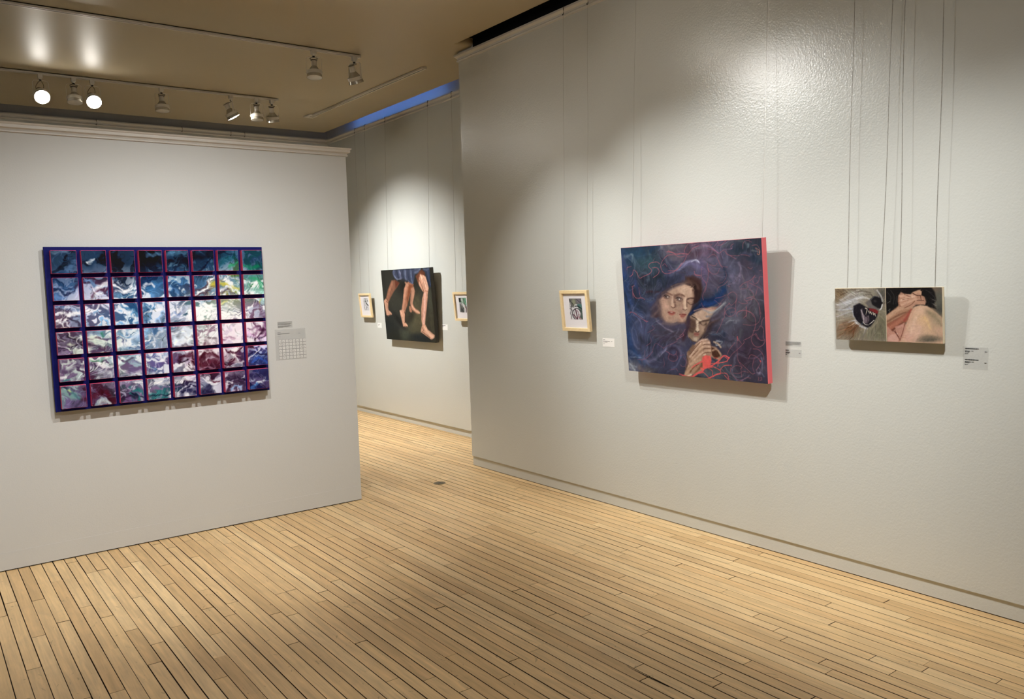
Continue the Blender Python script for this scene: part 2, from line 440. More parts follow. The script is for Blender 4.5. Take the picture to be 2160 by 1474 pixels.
# ------------------------------------------------------------------ tracks and track lamps
def light_track(p0, p1, label, joints=(), feed=None):
    """surface track from p0 to p1 (x, y), fixed under the ceiling"""
    a, b = Vector((*p0, 0)), Vector((*p1, 0))
    t = empty("light_track", (*p0, ZC))
    d = (b - a); L_ = d.length
    t.rotation_euler = (0, 0, math.atan2(d.y, d.x))
    MB().box(0, L_, -.018, -.006, -.020, 0).box(0, L_, .006, .018, -.020, 0).box(0, L_, -.018, .018, -.006, 0).build("rail", M_TRACK, t)
    MB().box(.002, L_ - .002, -.006, .006, -.0075, -.0055).build("groove", M_DARK, t)
    MB().bbox(L_ - .004, L_ + .012, -.019, .019, -.022, 0, .002).build("end_cap", M_TRACK, t)
    for j in joints:
        MB().bbox(j - .035, j + .035, -.012, .012, -.023, -.004, .002).build("connector", M_TRACK, t)
    if feed is not None:
        MB().bbox(feed - .075, feed + .075, -.055, .055, -.014, 0, .006).lathe([(.012, -.02), (.012, -.014)], 12, Matrix.Translation((feed, .01, 0))).build("feed_plate", M_TRACK, t)
    tag(t, label, "light track", "ceiling light tracks")
    return t

def track_lamp(x, y, pan, tilt, label, lit=False, watts=0, size=60, blend=1.0, color=LAMP_COLOR, lens=None):
    """lamp in an open ring on a bail; pan about z (0 = beam leans to +x), tilt from straight down"""
    t = empty("track_lamp", (x, y, ZC - .020))
    rot = Matrix.Rotation(pan, 4, 'Z')
    MB().bbox(-.017, .017, -.017, .017, -.030, .010, .003).lathe([(.016, -.030), (.010, -.040)], 8).build("adapter", M_LAMP, t)
    MB().lathe([(.009, -.041), (.010, -.038), (.010, -.047), (.005, -.050)], 10).build("screw", M_BLACKSCREW, t)
    w, zt, zp = .058, -.047, -.165
    pts = [(0, -w, zp - .012)] + [(0, -w, zp + .04)]
    for i in range(7):
        a = math.pi / 2 * i / 6
        pts.append((0, -w + .022 - .022 * math.cos(a), zt - .022 + .022 * math.sin(a)))
    pts += [(p[0], -p[1], p[2]) for p in reversed(pts)]
    b = MB().tube(pts, 0, flat=(.011, .0022, (1, 0, 0))).build("bail", M_LAMP, t)
    b.matrix_local = rot
    piv = Matrix.Translation((0, 0, zp)) @ Matrix.Rotation(-tilt, 4, 'Y')
    hm = rot @ piv
    def put(mb, name, mat, par=t, sm=True):
        o = mb.build(name, mat, t, sm); o.matrix_local = hm; return o
    put(MB().lathe([(.0545, .014), (.057, .014), (.057, -.012), (.0545, -.012)], 36, cap0=False, cap1=False).lathe([(.0545, -.012), (.0545, .014)], 36, cap0=False, cap1=False), "ring", M_LAMP)
    put(MB().lathe([(.019, .052), (.024, .046), (.036, .028), (.049, .006), (.0535, -.006), (.058, -.030), (.0595, -.036), (.0565, -.037)], 36, cap0=True, cap1=False), "bulb", M_BULB)
    put(MB().lathe([(.0565, -.0365), (.030, -.0405)], 14, cap0=False), "lens", lens or (M_LENS_ON if lit else M_LENS_OFF))
    put(MB().lathe([(.021, .046), (.021, .088), (.017, .094)], 20, cap0=True), "socket", M_LAMP)
    put(MB().lathe([(.018, .0935), (.026, .096), (.026, .099), (.016, .102)], 20), "cap", plain("dark_cap", (.12, .10, .075), .5) if "dark_cap" not in bpy.data.materials else bpy.data.materials["dark_cap"])  # socket cap in one even dark brown
    for s_ in (-1, 1):
        top = Vector((0, s_ * .004, -.048)); bot = hm @ Vector((0, s_ * .013, .100)); side = rot @ Vector((0.02, s_ * .034, 0))
        c1 = top + side * .5 + Vector((0, 0, -.01)); c2 = bot + side + Vector((0, 0, .01))
        q = [(1 - k) ** 3 * top + 3 * k * (1 - k) ** 2 * c1 + 3 * k * k * (1 - k) * c2 + k ** 3 * bot for k in [i / 10 for i in range(11)]]
        MB().tube(q, .0022, 5).build("lead", plain("lamp_lead", (.055, .045, .032), .6) if "lamp_lead" not in bpy.data.materials else bpy.data.materials["lamp_lead"], t, True)
    for s_ in (-1, 1):
        MB().tube([hm @ Vector((0, s_ * .054, 0)), hm @ Vector((0, s_ * .064, 0))], .006, 8).build("pivot_screw", M_LAMP, t)
    tag(t, label, "track lamp", "track lamps under the ceiling")
    if watts:
        ld = bpy.data.lights.new("beam", 'SPOT'); ld.energy = watts; ld.color = color
        ld.spot_size = math.radians(size); ld.spot_blend = blend; ld.shadow_soft_size = .014
        lo = bpy.data.objects.new("beam", ld); COL.objects.link(lo); lo.parent = t
        lo.matrix_local = hm @ Matrix.Translation((0, 0, -.05))
    return t

def aimed(x, y, target, label, **kw):
    """a lamp turned so that its beam meets target"""
    d = Vector(target) - Vector((x, y, ZC - .19))
    return track_lamp(x, y, math.atan2(d.y, d.x), math.atan2(math.hypot(d.x, d.y), -d.z), label, **kw)

light_track((-2.6, 5.98), (3.025, 5.98), "nearer long white light track on the ceiling, above the free-standing wall", joints=(4.50,))
light_track((-2.6, 7.72), (3.015, 7.72), "farther long white light track on the ceiling, carrying the lit lamps", joints=(4.48,))
light_track((3.61, 8.30), (3.645, 6.02), "short bare white light track running towards the far corner of the ceiling", joints=(.62,), feed=0.0)
light_track((-2.6, 4.0), (3.02, 4.0), "white light track overhead, lighting the right wall")
light_track((-2.6, 2.75), (3.02, 2.75), "white light track overhead, lighting the panel grid")
light_track((-2.6, 0.93), (3.02, 0.93), "white light track over the viewer, lighting the right wall")

# nearer track: two unlit lamps
track_lamp(2.645, 5.98, math.radians(-120), math.radians(6), "unlit white track lamp hanging straight down, left of the two on the nearer track")
track_lamp(2.985, 5.98, math.radians(25), math.radians(24), "unlit white track lamp tilted sideways at the end of the nearer track")
# farther track: seven lamps
aimed(1.03, 7.72, (1.10, 5.35, 1.5), "brightly lit track lamp at the left end of the farther track", lit=True, watts=162, size=62)
track_lamp(1.272, 7.72, math.radians(-95), math.radians(10), "unlit track lamp between the two brightly lit lamps")
aimed(1.412, 7.72, (1.45, 5.35, 1.5), "brightly lit track lamp, second of the two dazzling ones on the farther track", lit=True, watts=162, size=62)
track_lamp(1.965, 7.72, math.radians(-90), math.radians(5), "unlit track lamp hanging straight alone in the middle of the farther track")
aimed(2.575, 7.72, (4.31, 7.6, 0.1), "lit track lamp tilted to the right, its glowing face aimed at the far wall", lit=True, watts=490, lens=M_LENS_BRIGHT, size=96)
track_lamp(2.815, 7.72, math.radians(-100), math.radians(4), "unlit track lamp catching light, second from the right end of the farther track")
track_lamp(2.965, 7.72, math.radians(60), math.radians(20), "unlit track lamp tilted at the right end of the farther track")
# lamps over the near part of the room
aimed(2.02, 4.0, (3.66, 3.05, 0.95), "lit track lamp overhead aimed at the painting of the faces", lit=True, watts=172, size=66)
aimed(2.30, 4.0, (3.66, 4.3, 0.85), "lit track lamp overhead aimed at the small framed print", lit=True, watts=118, size=62)
aimed(1.80, 4.0, (3.66, 1.75, 0.9), "lit track lamp overhead aimed at the pair of square paintings", lit=True, watts=135, size=66)
aimed(1.70, 0.93, (3.66, 2.9, 0.9), "lit track lamp over the viewer aimed at the painting of the faces", lit=True, watts=172, size=62)
aimed(1.95, 0.93, (3.66, 1.6, 0.8), "lit track lamp over the viewer aimed at the right-hand paintings", lit=True, watts=145, size=62)
aimed(0.75, 2.75, (0.95, 5.185, 0.6), "lit track lamp overhead aimed at the left of the panel grid", lit=True, watts=176, size=74)
aimed(1.75, 2.75, (1.60, 5.185, 0.6), "lit track lamp overhead aimed at the right of the panel grid", lit=True, watts=196, size=74)
aimed(-1.25, 2.75, (-1.5, 5.185, 0.6), "added fill lamp overhead aimed at the left part of the free-standing wall", lit=True, watts=110, size=74)  # unseen fill lamp, added to brighten the left side and its floor
aimed(0.30, 0.93, (-0.5, 3.0, 0.0), "added fill lamp over the viewer aimed at the open floor", lit=True, watts=140, size=100)  # unseen fill lamp, added for bounce light in the foreground

# ------------------------------------------------------------------ a small paint box: pictures are brushed into arrays and carried by mesh colour
def fbm(h, w, cells, octaves, seed, stretch=(1, 1)):
    g = np.random.default_rng(seed)
    out = np.zeros((h, w)); amp = 1; tot = 0
    for o_ in range(octaves):
        cx = max(2, int(cells * 2 ** o_ * stretch[0])); cy = max(2, int(cells * 2 ** o_ * stretch[1] * h / w))
        a = g.random((cy + 2, cx + 2))
        ys = np.linspace(0, cy, h, endpoint=False); xs = np.linspace(0, cx, w, endpoint=False)
        yi, xi = ys.astype(int), xs.astype(int); fy, fx = ys - yi, xs - xi
        fy = (fy * fy * (3 - 2 * fy))[:, None]; fx = (fx * fx * (3 - 2 * fx))[None]
        v = (a[yi][:, xi] * (1 - fy) + a[yi + 1][:, xi] * fy) * (1 - fx) + (a[yi][:, xi + 1] * (1 - fy) + a[yi + 1][:, xi + 1] * fy) * fx
        out += v * amp; tot += amp; amp *= .55
    return out / tot

def sample(a, y, x):
    h, w = a.shape[:2]
    y = np.clip(y, 0, h - 1.001); x = np.clip(x, 0, w - 1.001)
    yi, xi = y.astype(int), x.astype(int); fy, fx = y - yi, x - xi
    if a.ndim == 3: fy, fx = fy[..., None], fx[..., None]
    return (a[yi, xi] * (1 - fx) + a[yi, np.minimum(xi + 1, w - 1)] * fx) * (1 - fy) + (a[np.minimum(yi + 1, h - 1), xi] * (1 - fx) + a[np.minimum(yi + 1, h - 1), np.minimum(xi + 1, w - 1)] * fx) * fy

class Canvas:
    """picture of w x h cells; positions run 0..1000 across and down"""
    def __init__(s, w, h, col):
        s.w, s.h = w, h
        s.a = np.empty((h, w, 3)); s.a[:] = np.array(col) / 255.0
        s.grain = fbm(h, w, max(w, h) / 4, 2, w * 7 + h)
    def box(s, x0, y0, x1, y1):
        x0, x1 = max(0, int(x0)), min(s.w, int(x1) + 2); y0, y1 = max(0, int(y0)), min(s.h, int(y1) + 2)
        if x1 <= x0 or y1 <= y0: return None
        yy, xx = np.mgrid[y0:y1, x0:x1]
        return slice(y0, y1), slice(x0, x1), xx + .5, yy + .5
    def lay(s, sl, mask, col, tex=.35):
        g = s.grain[sl]
        mask = np.clip(mask * (1 - tex + 2 * tex * g), 0, 1)[..., None]
        s.a[sl] = s.a[sl] * (1 - mask) + np.array(col) / 255.0 * mask
    def px(s, p):
        p = np.array(p, float).reshape(-1, 2)
        return p * np.array([s.w, s.h]) / 1000.0
    def stroke(s, pts, w0, w1, col, alpha=1.0, soft=.5):
        p = s.px(pts)
        if len(p) > 2:
            q = np.vstack([2 * p[0] - p[1], p, 2 * p[-1] - p[-2]]); out = []
            for i in range(1, len(q) - 2):
                for k in range(6):
                    t = k / 6
                    out.append(.5 * (2 * q[i] + (q[i + 1] - q[i - 1]) * t + (2 * q[i - 1] - 5 * q[i] + 4 * q[i + 1] - q[i + 2]) * t * t + (3 * q[i] - q[i - 1] - 3 * q[i + 1] + q[i + 2]) * t ** 3))
            out.append(p[-1]); p = np.array(out)
        k = s.w / 1000.0
        w0, w1 = max(.45, w0 * k / 2), max(.45, w1 * k / 2); R = max(w0, w1) * (1 + soft) + 1.5
        b = s.box(p[:, 0].min() - R, p[:, 1].min() - R, p[:, 0].max() + R, p[:, 1].max() + R)
        if b is None: return
        ys, xs, xx, yy = b
        best = np.full(xx.shape, 1e9); wid = np.full(xx.shape, w0)
        n = len(p) - 1
        for i in range(n):
            d = p[i + 1] - p[i]; L2 = max(d @ d, 1e-9)
            t = np.clip(((xx - p[i, 0]) * d[0] + (yy - p[i, 1]) * d[1]) / L2, 0, 1)
            dd = np.hypot(xx - p[i, 0] - t * d[0], yy - p[i, 1] - t * d[1])
            m_ = dd < best
            best = np.where(m_, dd, best); wid = np.where(m_, w0 + (w1 - w0) * (i + t) / n, wid)
        e = np.maximum(wid * soft, .7)
        s.lay((ys, xs), alpha * np.clip((wid + e - best) / (2 * e), 0, 1), col)
    def poly(s, pts, col, alpha=1.0, soft=4.0):
        p = s.px(pts); e = max(.7, soft * s.w / 1000.0)
        b = s.box(p[:, 0].min() - e, p[:, 1].min() - e, p[:, 0].max() + e, p[:, 1].max() + e)
        if b is None: return
        ys, xs, xx, yy = b
        ins = np.zeros(xx.shape, bool); best = np.full(xx.shape, 1e9)
        n = len(p)
        for i in range(n):
            a, c = p[i], p[(i + 1) % n]; d = c - a
            t = np.clip(((xx - a[0]) * d[0] + (yy - a[1]) * d[1]) / max(d @ d, 1e-9), 0, 1)
            best = np.minimum(best, np.hypot(xx - a[0] - t * d[0], yy - a[1] - t * d[1]))
            cr = (a[1] > yy) != (c[1] > yy)
            ins ^= cr & (xx < (c[0] - a[0]) * (yy - a[1]) / (c[1] - a[1] if c[1] != a[1] else 1e-9) + a[0])
        sd = np.where(ins, best, -best)
        s.lay((ys, xs), alpha * np.clip((sd + e) / (2 * e), 0, 1), col, .18)
    def blob(s, cx, cy, rx, ry, rot, col, alpha=1.0, soft=.6):
        (cx, cy), = s.px([cx, cy]); k = s.w / 1000.0; rx *= k; ry *= k; R = max(rx, ry) * (1 + soft)
        b = s.box(cx - R, cy - R, cx + R, cy + R)
        if b is None: return
        ys, xs, xx, yy = b
        c, n = math.cos(math.radians(rot)), math.sin(math.radians(rot))
        u = ((xx - cx) * c + (yy - cy) * n) / rx; v = (-(xx - cx) * n + (yy - cy) * c) / ry
        d = np.hypot(u, v)
        s.lay((ys, xs), alpha * np.clip((1 + soft - d) / (2 * soft), 0, 1) ** 1.3, col, .25)
    def run(s, ops):
        for o_ in ops:
            if o_[0] == 's': s.stroke(o_[1], o_[2], o_[3], o_[4], o_[5], o_[6])
            elif o_[0] == 'p': s.poly(o_[1], o_[2], o_[3], o_[4])
            else: s.blob(*o_[1], o_[2], o_[3], o_[4])
    def warp(s, amp, cells, seed):
        """push the paint about along a swirling field"""
        dx = fbm(s.h, s.w, cells, 3, seed) - .5; dy = fbm(s.h, s.w, cells, 3, seed + 1) - .5
        yy, xx = np.mgrid[0:s.h, 0:s.w].astype(float)
        s.a = sample(s.a, yy + dy * amp * s.w / 1000, xx + dx * amp * s.w / 1000)
    def mottle(s, amt, cells, seed, stretch=(1, 1), octv=4):
        n = fbm(s.h, s.w, cells, octv, seed, stretch) - .5
        s.a = np.clip(s.a * (1 + 2 * amt * n[..., None]), 0, 1)

    def brush(s, n, ln, wd, ang, jit, seed, alpha=.6, lift=0.0, where=None):
        """n short brush marks that pick up the colour they start on; ang(u, v) gives their direction"""
        g = np.random.default_rng(seed)
        for _ in range(n):
            u, v = g.random(2)
            if where is not None and not where(u, v): continue
            col = s.a[min(s.h - 1, int(v * s.h)), min(s.w - 1, int(u * s.w))] * 255.0
            col = np.clip(col * (1 + jit * (g.random() * 2 - 1)) + lift * g.random() * 255 + (g.random(3) - .5) * 14, 0, 255)
            L_ = ln * g.uniform(.5, 1.4); pts = [u * 1000, v * 1000]
            x, y = u, v
            for k in range(3):
                a = ang(x, y)
                x += math.cos(a) * L_ / 3000; y += math.sin(a) * L_ / 3000 * s.w / s.h
                pts += [x * 1000, y * 1000]
            s.stroke(pts, wd * g.uniform(.5, 1.4), wd * .4, col, alpha * g.uniform(.5, 1), .7)
    def tone(s, sat=1.0, gain=1.0, gamma=1.0):
        l_ = s.a.mean(-1, keepdims=True)
        s.a = np.clip(((l_ + (s.a - l_) * sat) * gain), 0, 1) ** gamma

def field(w, h, cells, seed, turns, bias=0.0):
    f = fbm(h, w, cells, 2, seed)
    return lambda u, v: bias + turns * 2 * math.pi * (f[min(h - 1, max(0, int(v * h))), min(w - 1, max(0, int(u * w)))] - .5)

def lin(a):
    a = np.clip(a, 0, 1)
    return np.where(a <= .04045, a / 12.92, ((a + .055) / 1.055) ** 2.4)

def picture_mesh(name, img, w, h, parent, z, gain=1.0, x0=None, y0=None):
    """a sheet w x h facing +z that carries img; rows run from the top down"""
    H, W = img.shape[:2]
    x0 = -w / 2 if x0 is None else x0; y0 = -h / 2 if y0 is None else y0
    xs = np.linspace(x0, x0 + w, W); ys = np.linspace(y0 + h, y0, H)
    v = np.zeros((H, W, 3)); v[..., 0] = xs[None]; v[..., 1] = ys[:, None]; v[..., 2] = z
    idx = np.arange(H * W).reshape(H, W)
    f = np.stack([idx[1:, :-1], idx[1:, 1:], idx[:-1, 1:], idx[:-1, :-1]], -1).reshape(-1, 4)
    me = bpy.data.meshes.new(name)
    me.vertices.add(H * W); me.vertices.foreach_set('co', v.ravel())
    me.loops.add(f.size); me.loops.foreach_set('vertex_index', f.ravel())
    me.polygons.add(len(f)); me.polygons.foreach_set('loop_start', np.arange(0, f.size, 4)); 
    me.update(calc_edges=True); me.validate()
    at = me.color_attributes.new("Col", 'FLOAT_COLOR', 'POINT')
    c = np.ones((H * W, 4)); c[:, :3] = np.clip(lin(img.reshape(-1, 3)) * gain, 0, .95)
    at.data.foreach_set('color', c.ravel())
    me.materials.append(M_PAINTED)
    o = bpy.data.objects.new(name, me); COL.objects.link(o); o.parent = parent
    return o

# brush work of each picture: strokes, shapes and soft patches
OPS_FACES = [
('e',(132,85,194,101,0),(24,58,92),0.95,0.6),
('e',(206,156,124,66,10),(44,86,104),0.8,0.6),
('e',(85,44,93,42,0),(20,62,100),0.9,0.6),
('e',(14,334,62,266,-4),(28,60,128),0.9,0.6),
('e',(19,718,82,273,-6),(20,58,128),0.95,0.6),
('e',(425,50,116,46,-8),(112,108,128),0.7,0.6),
('e',(597,45,169,66,-5),(92,68,104),0.9,0.6),
('e',(642,178,139,117,0),(84,66,98),0.9,0.6),
('e',(786,186,133,133,0),(82,82,124),0.85,0.6),
('e',(924,70,100,46,0),(30,58,82),0.9,0.6),
('e',(929,218,74,114,0),(66,58,88),0.9,0.6),
('e',(959,170,26,73,0),(20,44,78),0.9,0.6),
('e',(896,418,124,131,0),(84,76,104),0.9,0.6),
('e',(824,557,107,78,0),(92,94,120),0.75,0.6),
('e',(822,645,108,64,0),(78,88,118),0.8,0.6),
('e',(890,757,135,135,0),(72,54,86),0.9,0.6),
('e',(871,919,138,65,0),(66,58,88),0.9,0.6),
('e',(284,301,205,74,-18),(36,52,92),0.9,0.6),
('e',(194,356,135,50,0),(30,36,52),0.85,0.6),
('e',(158,463,112,77,10),(40,52,92),0.85,0.6),
('e',(262,707,196,179,0),(62,70,118),0.85,0.6),
('e',(143,712,105,114,0),(56,72,126),0.8,0.6),
('e',(313,842,212,119,0),(56,60,104),0.9,0.6),
('e',(378,653,148,74,0),(74,62,88),0.75,0.6),
('e',(45,955,55,36,0),(120,120,140),0.8,0.6),
('e',(168,975,53,22,0),(110,104,112),0.7,0.6),
('e',(651,940,116,54,0),(70,84,98),0.8,0.6),
('s',[10,103,38,187,90,282,140,384,239,449],29.1,29.1,(58,70,140),0.55,0.9),
('s',[7,214,24,327,60,445,121,534],37.7,37.7,(26,66,150),0.6,0.9),
('s',[21,159,76,207,104,282,112,384],24.9,24.9,(44,56,110),0.5,0.9),
('s',[92,245,106,328,143,412],20.5,20.5,(30,60,130),0.6,0.9),
('s',[-5,317,30,445,53,535],16.9,16.9,(20,34,60),0.6,0.9),
('s',[24,536,92,468,184,440,268,422],25.6,25.6,(48,72,128),0.55,0.9),
('s',[161,284,254,255,331,244],24.2,24.2,(24,34,54),0.7,0.9),
('s',[133,357,236,336,301,314],20.4,20.4,(80,96,140),0.4,0.9),
('s',[170,366,244,358,298,368],12.1,12.1,(72,30,44),0.7,0.9),
('s',[11,20,107,18,210,12],24.7,24.7,(22,50,84),0.6,0.9),
('s',[26,85,85,62,73,106],10.7,10.7,(110,140,160),0.5,0.9),
('s',[76,65,97,108,98,153],8.9,8.9,(120,150,165),0.45,0.9),
('s',[163,27,206,70,244,46,281,18],23.7,23.7,(18,62,112),0.6,0.9),
('s',[317,8,320,38,305,59],5.3,5.3,(110,150,190),0.5,0.9),
('s',[130,246,187,239,213,267,193,285],16.2,16.2,(86,112,140),0.5,0.9),
('s',[333,39,360,15,411,23,466,11,502,18],18.9,18.9,(134,132,146),0.6,0.9),
('s',[411,204,450,171,489,148,538,142,594,153],12.7,12.7,(150,156,210),0.75,0.9),
('s',[367,219,437,188,488,165,545,168,593,187],22.7,22.7,(86,86,150),0.6,0.9),
('s',[330,351,388,316,470,284,534,243,592,212],23.2,23.2,(58,66,112),0.6,0.9),
('s',[242,386,316,355,388,321],17.5,17.5,(66,78,130),0.7,0.9),
('s',[322,244,367,228,435,222],15.4,15.4,(72,82,120),0.5,0.9),
('s',[513,52,540,92,596,104],28.7,28.7,(96,62,92),0.6,0.9),
('s',[543,25,599,17],17.7,17.7,(84,60,92),0.6,0.9),
('s',[398,104,450,94,456,146,420,183],22.3,22.3,(96,96,116),0.45,0.9),
('s',[345,140,369,176,411,195],18.9,18.9,(50,56,80),0.5,0.9),
('s',[546,59,606,39,664,35,720,75],14.2,14.2,(150,128,150),0.5,0.9),
('s',[568,94,640,78,694,78,730,104],31.8,31.8,(92,56,86),0.6,0.9),
('s',[610,154,619,230,628,297],31.6,31.6,(84,66,124),0.65,0.9),
('s',[542,151,582,144,597,162],5.7,5.7,(190,196,232),0.8,0.9),
('s',[675,191,697,225,725,300],27.6,27.6,(84,72,98),0.5,0.9),
('s',[758,195,771,260,747,308],20.2,20.2,(22,46,86),0.7,0.9),
('s',[591,449,652,415,711,374,769,334],32.5,32.5,(26,50,92),0.85,0.9),
('s',[704,365,739,337,769,325],20.8,20.8,(40,76,118),0.6,0.9),
('s',[528,506,570,471,624,428],13.3,13.3,(20,30,56),0.9,0.9),
('s',[796,165,839,191,807,286,829,315],39.8,39.8,(92,96,140),0.5,0.9),
('s',[868,169,874,224,851,287],13.0,13.0,(150,130,180),0.5,0.9),
('s',[813,62,863,78,905,58],22.9,22.9,(36,62,100),0.6,0.9),
('s',[761,70,790,108,774,147],20.0,20.0,(96,90,130),0.5,0.9),
('s',[762,43,814,19,871,16,913,28],13.3,13.3,(100,110,120),0.5,0.9),
('s',[915,24,916,47],9.5,9.5,(150,200,220),0.8,0.9),
('s',[917,163,962,197,978,252],35.1,35.1,(84,68,96),0.5,0.9),
('s',[925,133,969,151,993,175],22.3,22.3,(28,52,84),0.6,0.9),
('s',[980,121,986,140],15.6,15.6,(84,90,112),0.5,0.9),
('s',[883,99,905,89,939,103],12.8,12.8,(84,86,140),0.6,0.9),
('s',[940,72,974,86],6.3,6.3,(150,160,160),0.5,0.9),
('s',[806,367,878,400,934,409],23.5,23.5,(104,98,124),0.4,0.9),
('s',[941,425,954,465,933,505],25.9,25.9,(106,100,130),0.45,0.9),
('s',[728,466,774,424,804,416],20.8,20.8,(100,96,112),0.4,0.9),
('s',[772,516,803,482,811,449],17.2,17.2,(44,52,84),0.6,0.9),
('s',[116,568,61,637,51,715,83,796,109,817],9.5,9.5,(96,104,160),0.55,0.9),
('s',[131,554,185,536,254,565,319,624,380,661],11.8,11.8,(120,108,150),0.6,0.9),
('s',[253,578,319,624,384,665],6.1,6.1,(168,150,190),0.6,0.9),
('s',[212,681,271,714,357,710,425,672],30.9,30.9,(76,56,78),0.6,0.9),
('s',[163,914,228,873,292,810,337,772,379,765,406,802,416,854],13.6,13.6,(120,120,180),0.6,0.9),
('s',[264,856,310,804,354,771],7.7,7.7,(150,146,200),0.6,0.9),
('s',[414,819,419,880,392,935,345,957],11.1,11.1,(90,100,160),0.55,0.9),
('s',[336,789,378,782,393,821,374,870,341,851],22.6,22.6,(50,34,62),0.8,0.9),
('s',[14,708,45,807,92,878,136,912],36.8,36.8,(20,64,150),0.7,0.9),
('s',[16,828,82,879,162,923,232,954],16.5,16.5,(86,110,180),0.5,0.9),
('s',[27,874,72,894,118,904],5.8,5.8,(150,170,210),0.5,0.9),
('s',[116,721,145,756,199,762],31.9,31.9,(34,38,58),0.6,0.9),
('s',[58,547,118,541,185,536],24.0,24.0,(60,80,140),0.6,0.9),
('s',[198,925,258,956,327,968],27.7,27.7,(58,62,110),0.6,0.9),
('s',[23,930,49,961,62,974],9.9,9.9,(190,210,235),0.8,0.9),
('s',[40,957,78,949],5.8,5.8,(150,170,200),0.7,0.9),
('s',[96,952,131,981],16.3,16.3,(150,120,110),0.6,0.9),
('s',[144,999,186,985],9.7,9.7,(180,190,200),0.6,0.9),
('s',[119,890,194,848,210,797],8.9,8.9,(96,90,150),0.4,0.9),
('s',[414,733,458,756],18.3,18.3,(96,92,112),0.4,0.9),
('s',[684,591,751,565,815,556,857,547],16.8,16.8,(112,118,140),0.4,0.9),
('s',[750,597,779,572,808,564],4.6,4.6,(170,180,200),0.5,0.9),
('s',[811,583,835,579,832,555],3.2,3.2,(150,180,190),0.6,0.9),
('s',[618,667,684,615,735,589],20.6,20.6,(88,74,110),0.5,0.9),
('s',[636,691,681,697,733,662],8.9,8.9,(72,104,150),0.6,0.9),
('s',[710,712,748,677,732,727],20.2,20.2,(26,46,88),0.7,0.9),
('s',[680,734,690,758,716,752,735,727,710,724,687,729],6.8,6.8,(170,190,215),0.8,0.9),
('s',[731,759,782,748,819,690],20.1,20.1,(104,112,140),0.5,0.9),
('s',[840,689,855,649,869,625],12.9,12.9,(116,130,140),0.4,0.9),
('s',[771,912,773,961,798,992,848,974,884,934],8.0,8.0,(140,130,180),0.55,0.9),
('s',[778,895,794,845,823,794,872,794],10.0,10.0,(120,116,160),0.5,0.9),
('s',[974,815,980,869,966,926,945,940],8.1,8.1,(136,130,180),0.6,0.9),
('s',[929,921,946,900,963,914,949,935,932,929],4.5,4.5,(170,150,200),0.7,0.9),
('s',[851,824,885,853,920,819],39.0,39.0,(70,40,70),0.6,0.9),
('s',[846,744,887,750,915,724],29.1,29.1,(86,56,90),0.5,0.9),
('s',[892,861,884,902,905,924],19.3,19.3,(60,50,76),0.5,0.9),
('s',[508,997,589,963,673,963],21.9,21.9,(78,96,110),0.6,0.9),
('s',[587,997,666,930,742,890],21.4,21.4,(86,104,120),0.5,0.9),
('s',[885,515,911,546,897,581],28.2,28.2,(96,76,84),0.55,0.9),
('s',[952,492,955,530],12.3,12.3,(130,124,150),0.5,0.9),
('s',[759,533,802,517,816,493],19.6,19.6,(40,44,76),0.6,0.9),
('s',[966,934,982,960],4.4,4.4,(130,150,200),0.6,0.9),
'WARP',
('p',[491,246,549,248,598,280,606,340,586,408,541,446,515,384,495,315],(66,46,44),0.95,9.8),
('s',[512,269,562,294,581,347,557,415],17.5,17.5,(92,66,58),0.6649999999999999,0.8),
('s',[527,262,583,302,591,362],17.4,17.4,(52,34,32),0.6649999999999999,0.8),
('s',[496,300,546,324,559,377,549,431],17.6,17.6,(40,26,26),0.6649999999999999,0.8),
('s',[467,287,518,292,539,323],17.8,17.8,(104,80,72),0.6649999999999999,0.8),
('s',[542,248,591,280],17.3,17.3,(70,48,50),0.6649999999999999,0.8),
('s',[554,316,558,385],17.3,17.3,(34,22,22),0.6649999999999999,0.8),
('p',[232,454,289,382,334,346,314,438,293,535,239,561,210,553],(74,62,72),0.85,8.5),
('s',[214,495,274,438,317,374],14.5,14.5,(96,84,98),0.57,0.8),
('s',[227,544,279,495,298,430],14.5,14.5,(112,92,92),0.57,0.8),
('s',[207,462,263,414,326,350],14.5,14.5,(52,58,90),0.57,0.8),
('s',[252,548,285,535],14.4,14.4,(70,44,44),0.57,0.8),
('p',[346,347,406,313,467,295,510,311,546,339,551,385,538,438,518,493,486,544,473,587,446,602,408,585,372,614,321,608,291,572,286,519,281,454,284,406,314,366],(178,148,130),1,6.2),
('p',[374,335,466,299,538,339,544,388,492,407,417,387,380,367],(196,166,146),0.8,8.8),
('e',(464,348,39,23,-10),(206,178,158),0.5,0.6),
('e',(522,368,19,22,0),(210,180,160),0.6,0.6),
('e',(317,438,24,38,0),(196,158,140),0.7,0.6),
('e',(324,542,27,34,20),(188,154,136),0.7,0.6),
('e',(439,564,23,20,0),(196,158,142),0.7,0.6),
('s',[292,406,289,495,303,576],33.0,33.0,(136,110,102),0.57,0.8),
('e',(340,387,32,17,10),(128,102,96),0.75,0.6),
('e',(438,407,31,18,10),(124,98,92),0.75,0.6),
('s',[446,423,453,470,442,509],19.9,19.9,(146,116,104),0.6649999999999999,0.8),
('s',[355,554,382,558],15.9,15.9,(150,118,106),0.57,0.8),
('s',[424,565,439,588,469,584],18.4,18.4,(150,118,104),0.57,0.8),
('s',[419,348,448,384,432,391],22.6,22.6,(160,130,116),0.475,0.8),
('s',[538,350,540,400,527,438],15.7,15.7,(140,108,92),0.57,0.8),
('e',(339,470,24,17,10),(206,166,150),0.6,0.6),
('e',(450,493,16,20,0),(186,150,134),0.6,0.6),
('s',[398,387,400,430,406,462],20.1,20.1,(132,102,92),0.6649999999999999,0.8),
('s',[390,391,385,430,379,458],11.9,11.9,(214,186,168),0.6649999999999999,0.8),
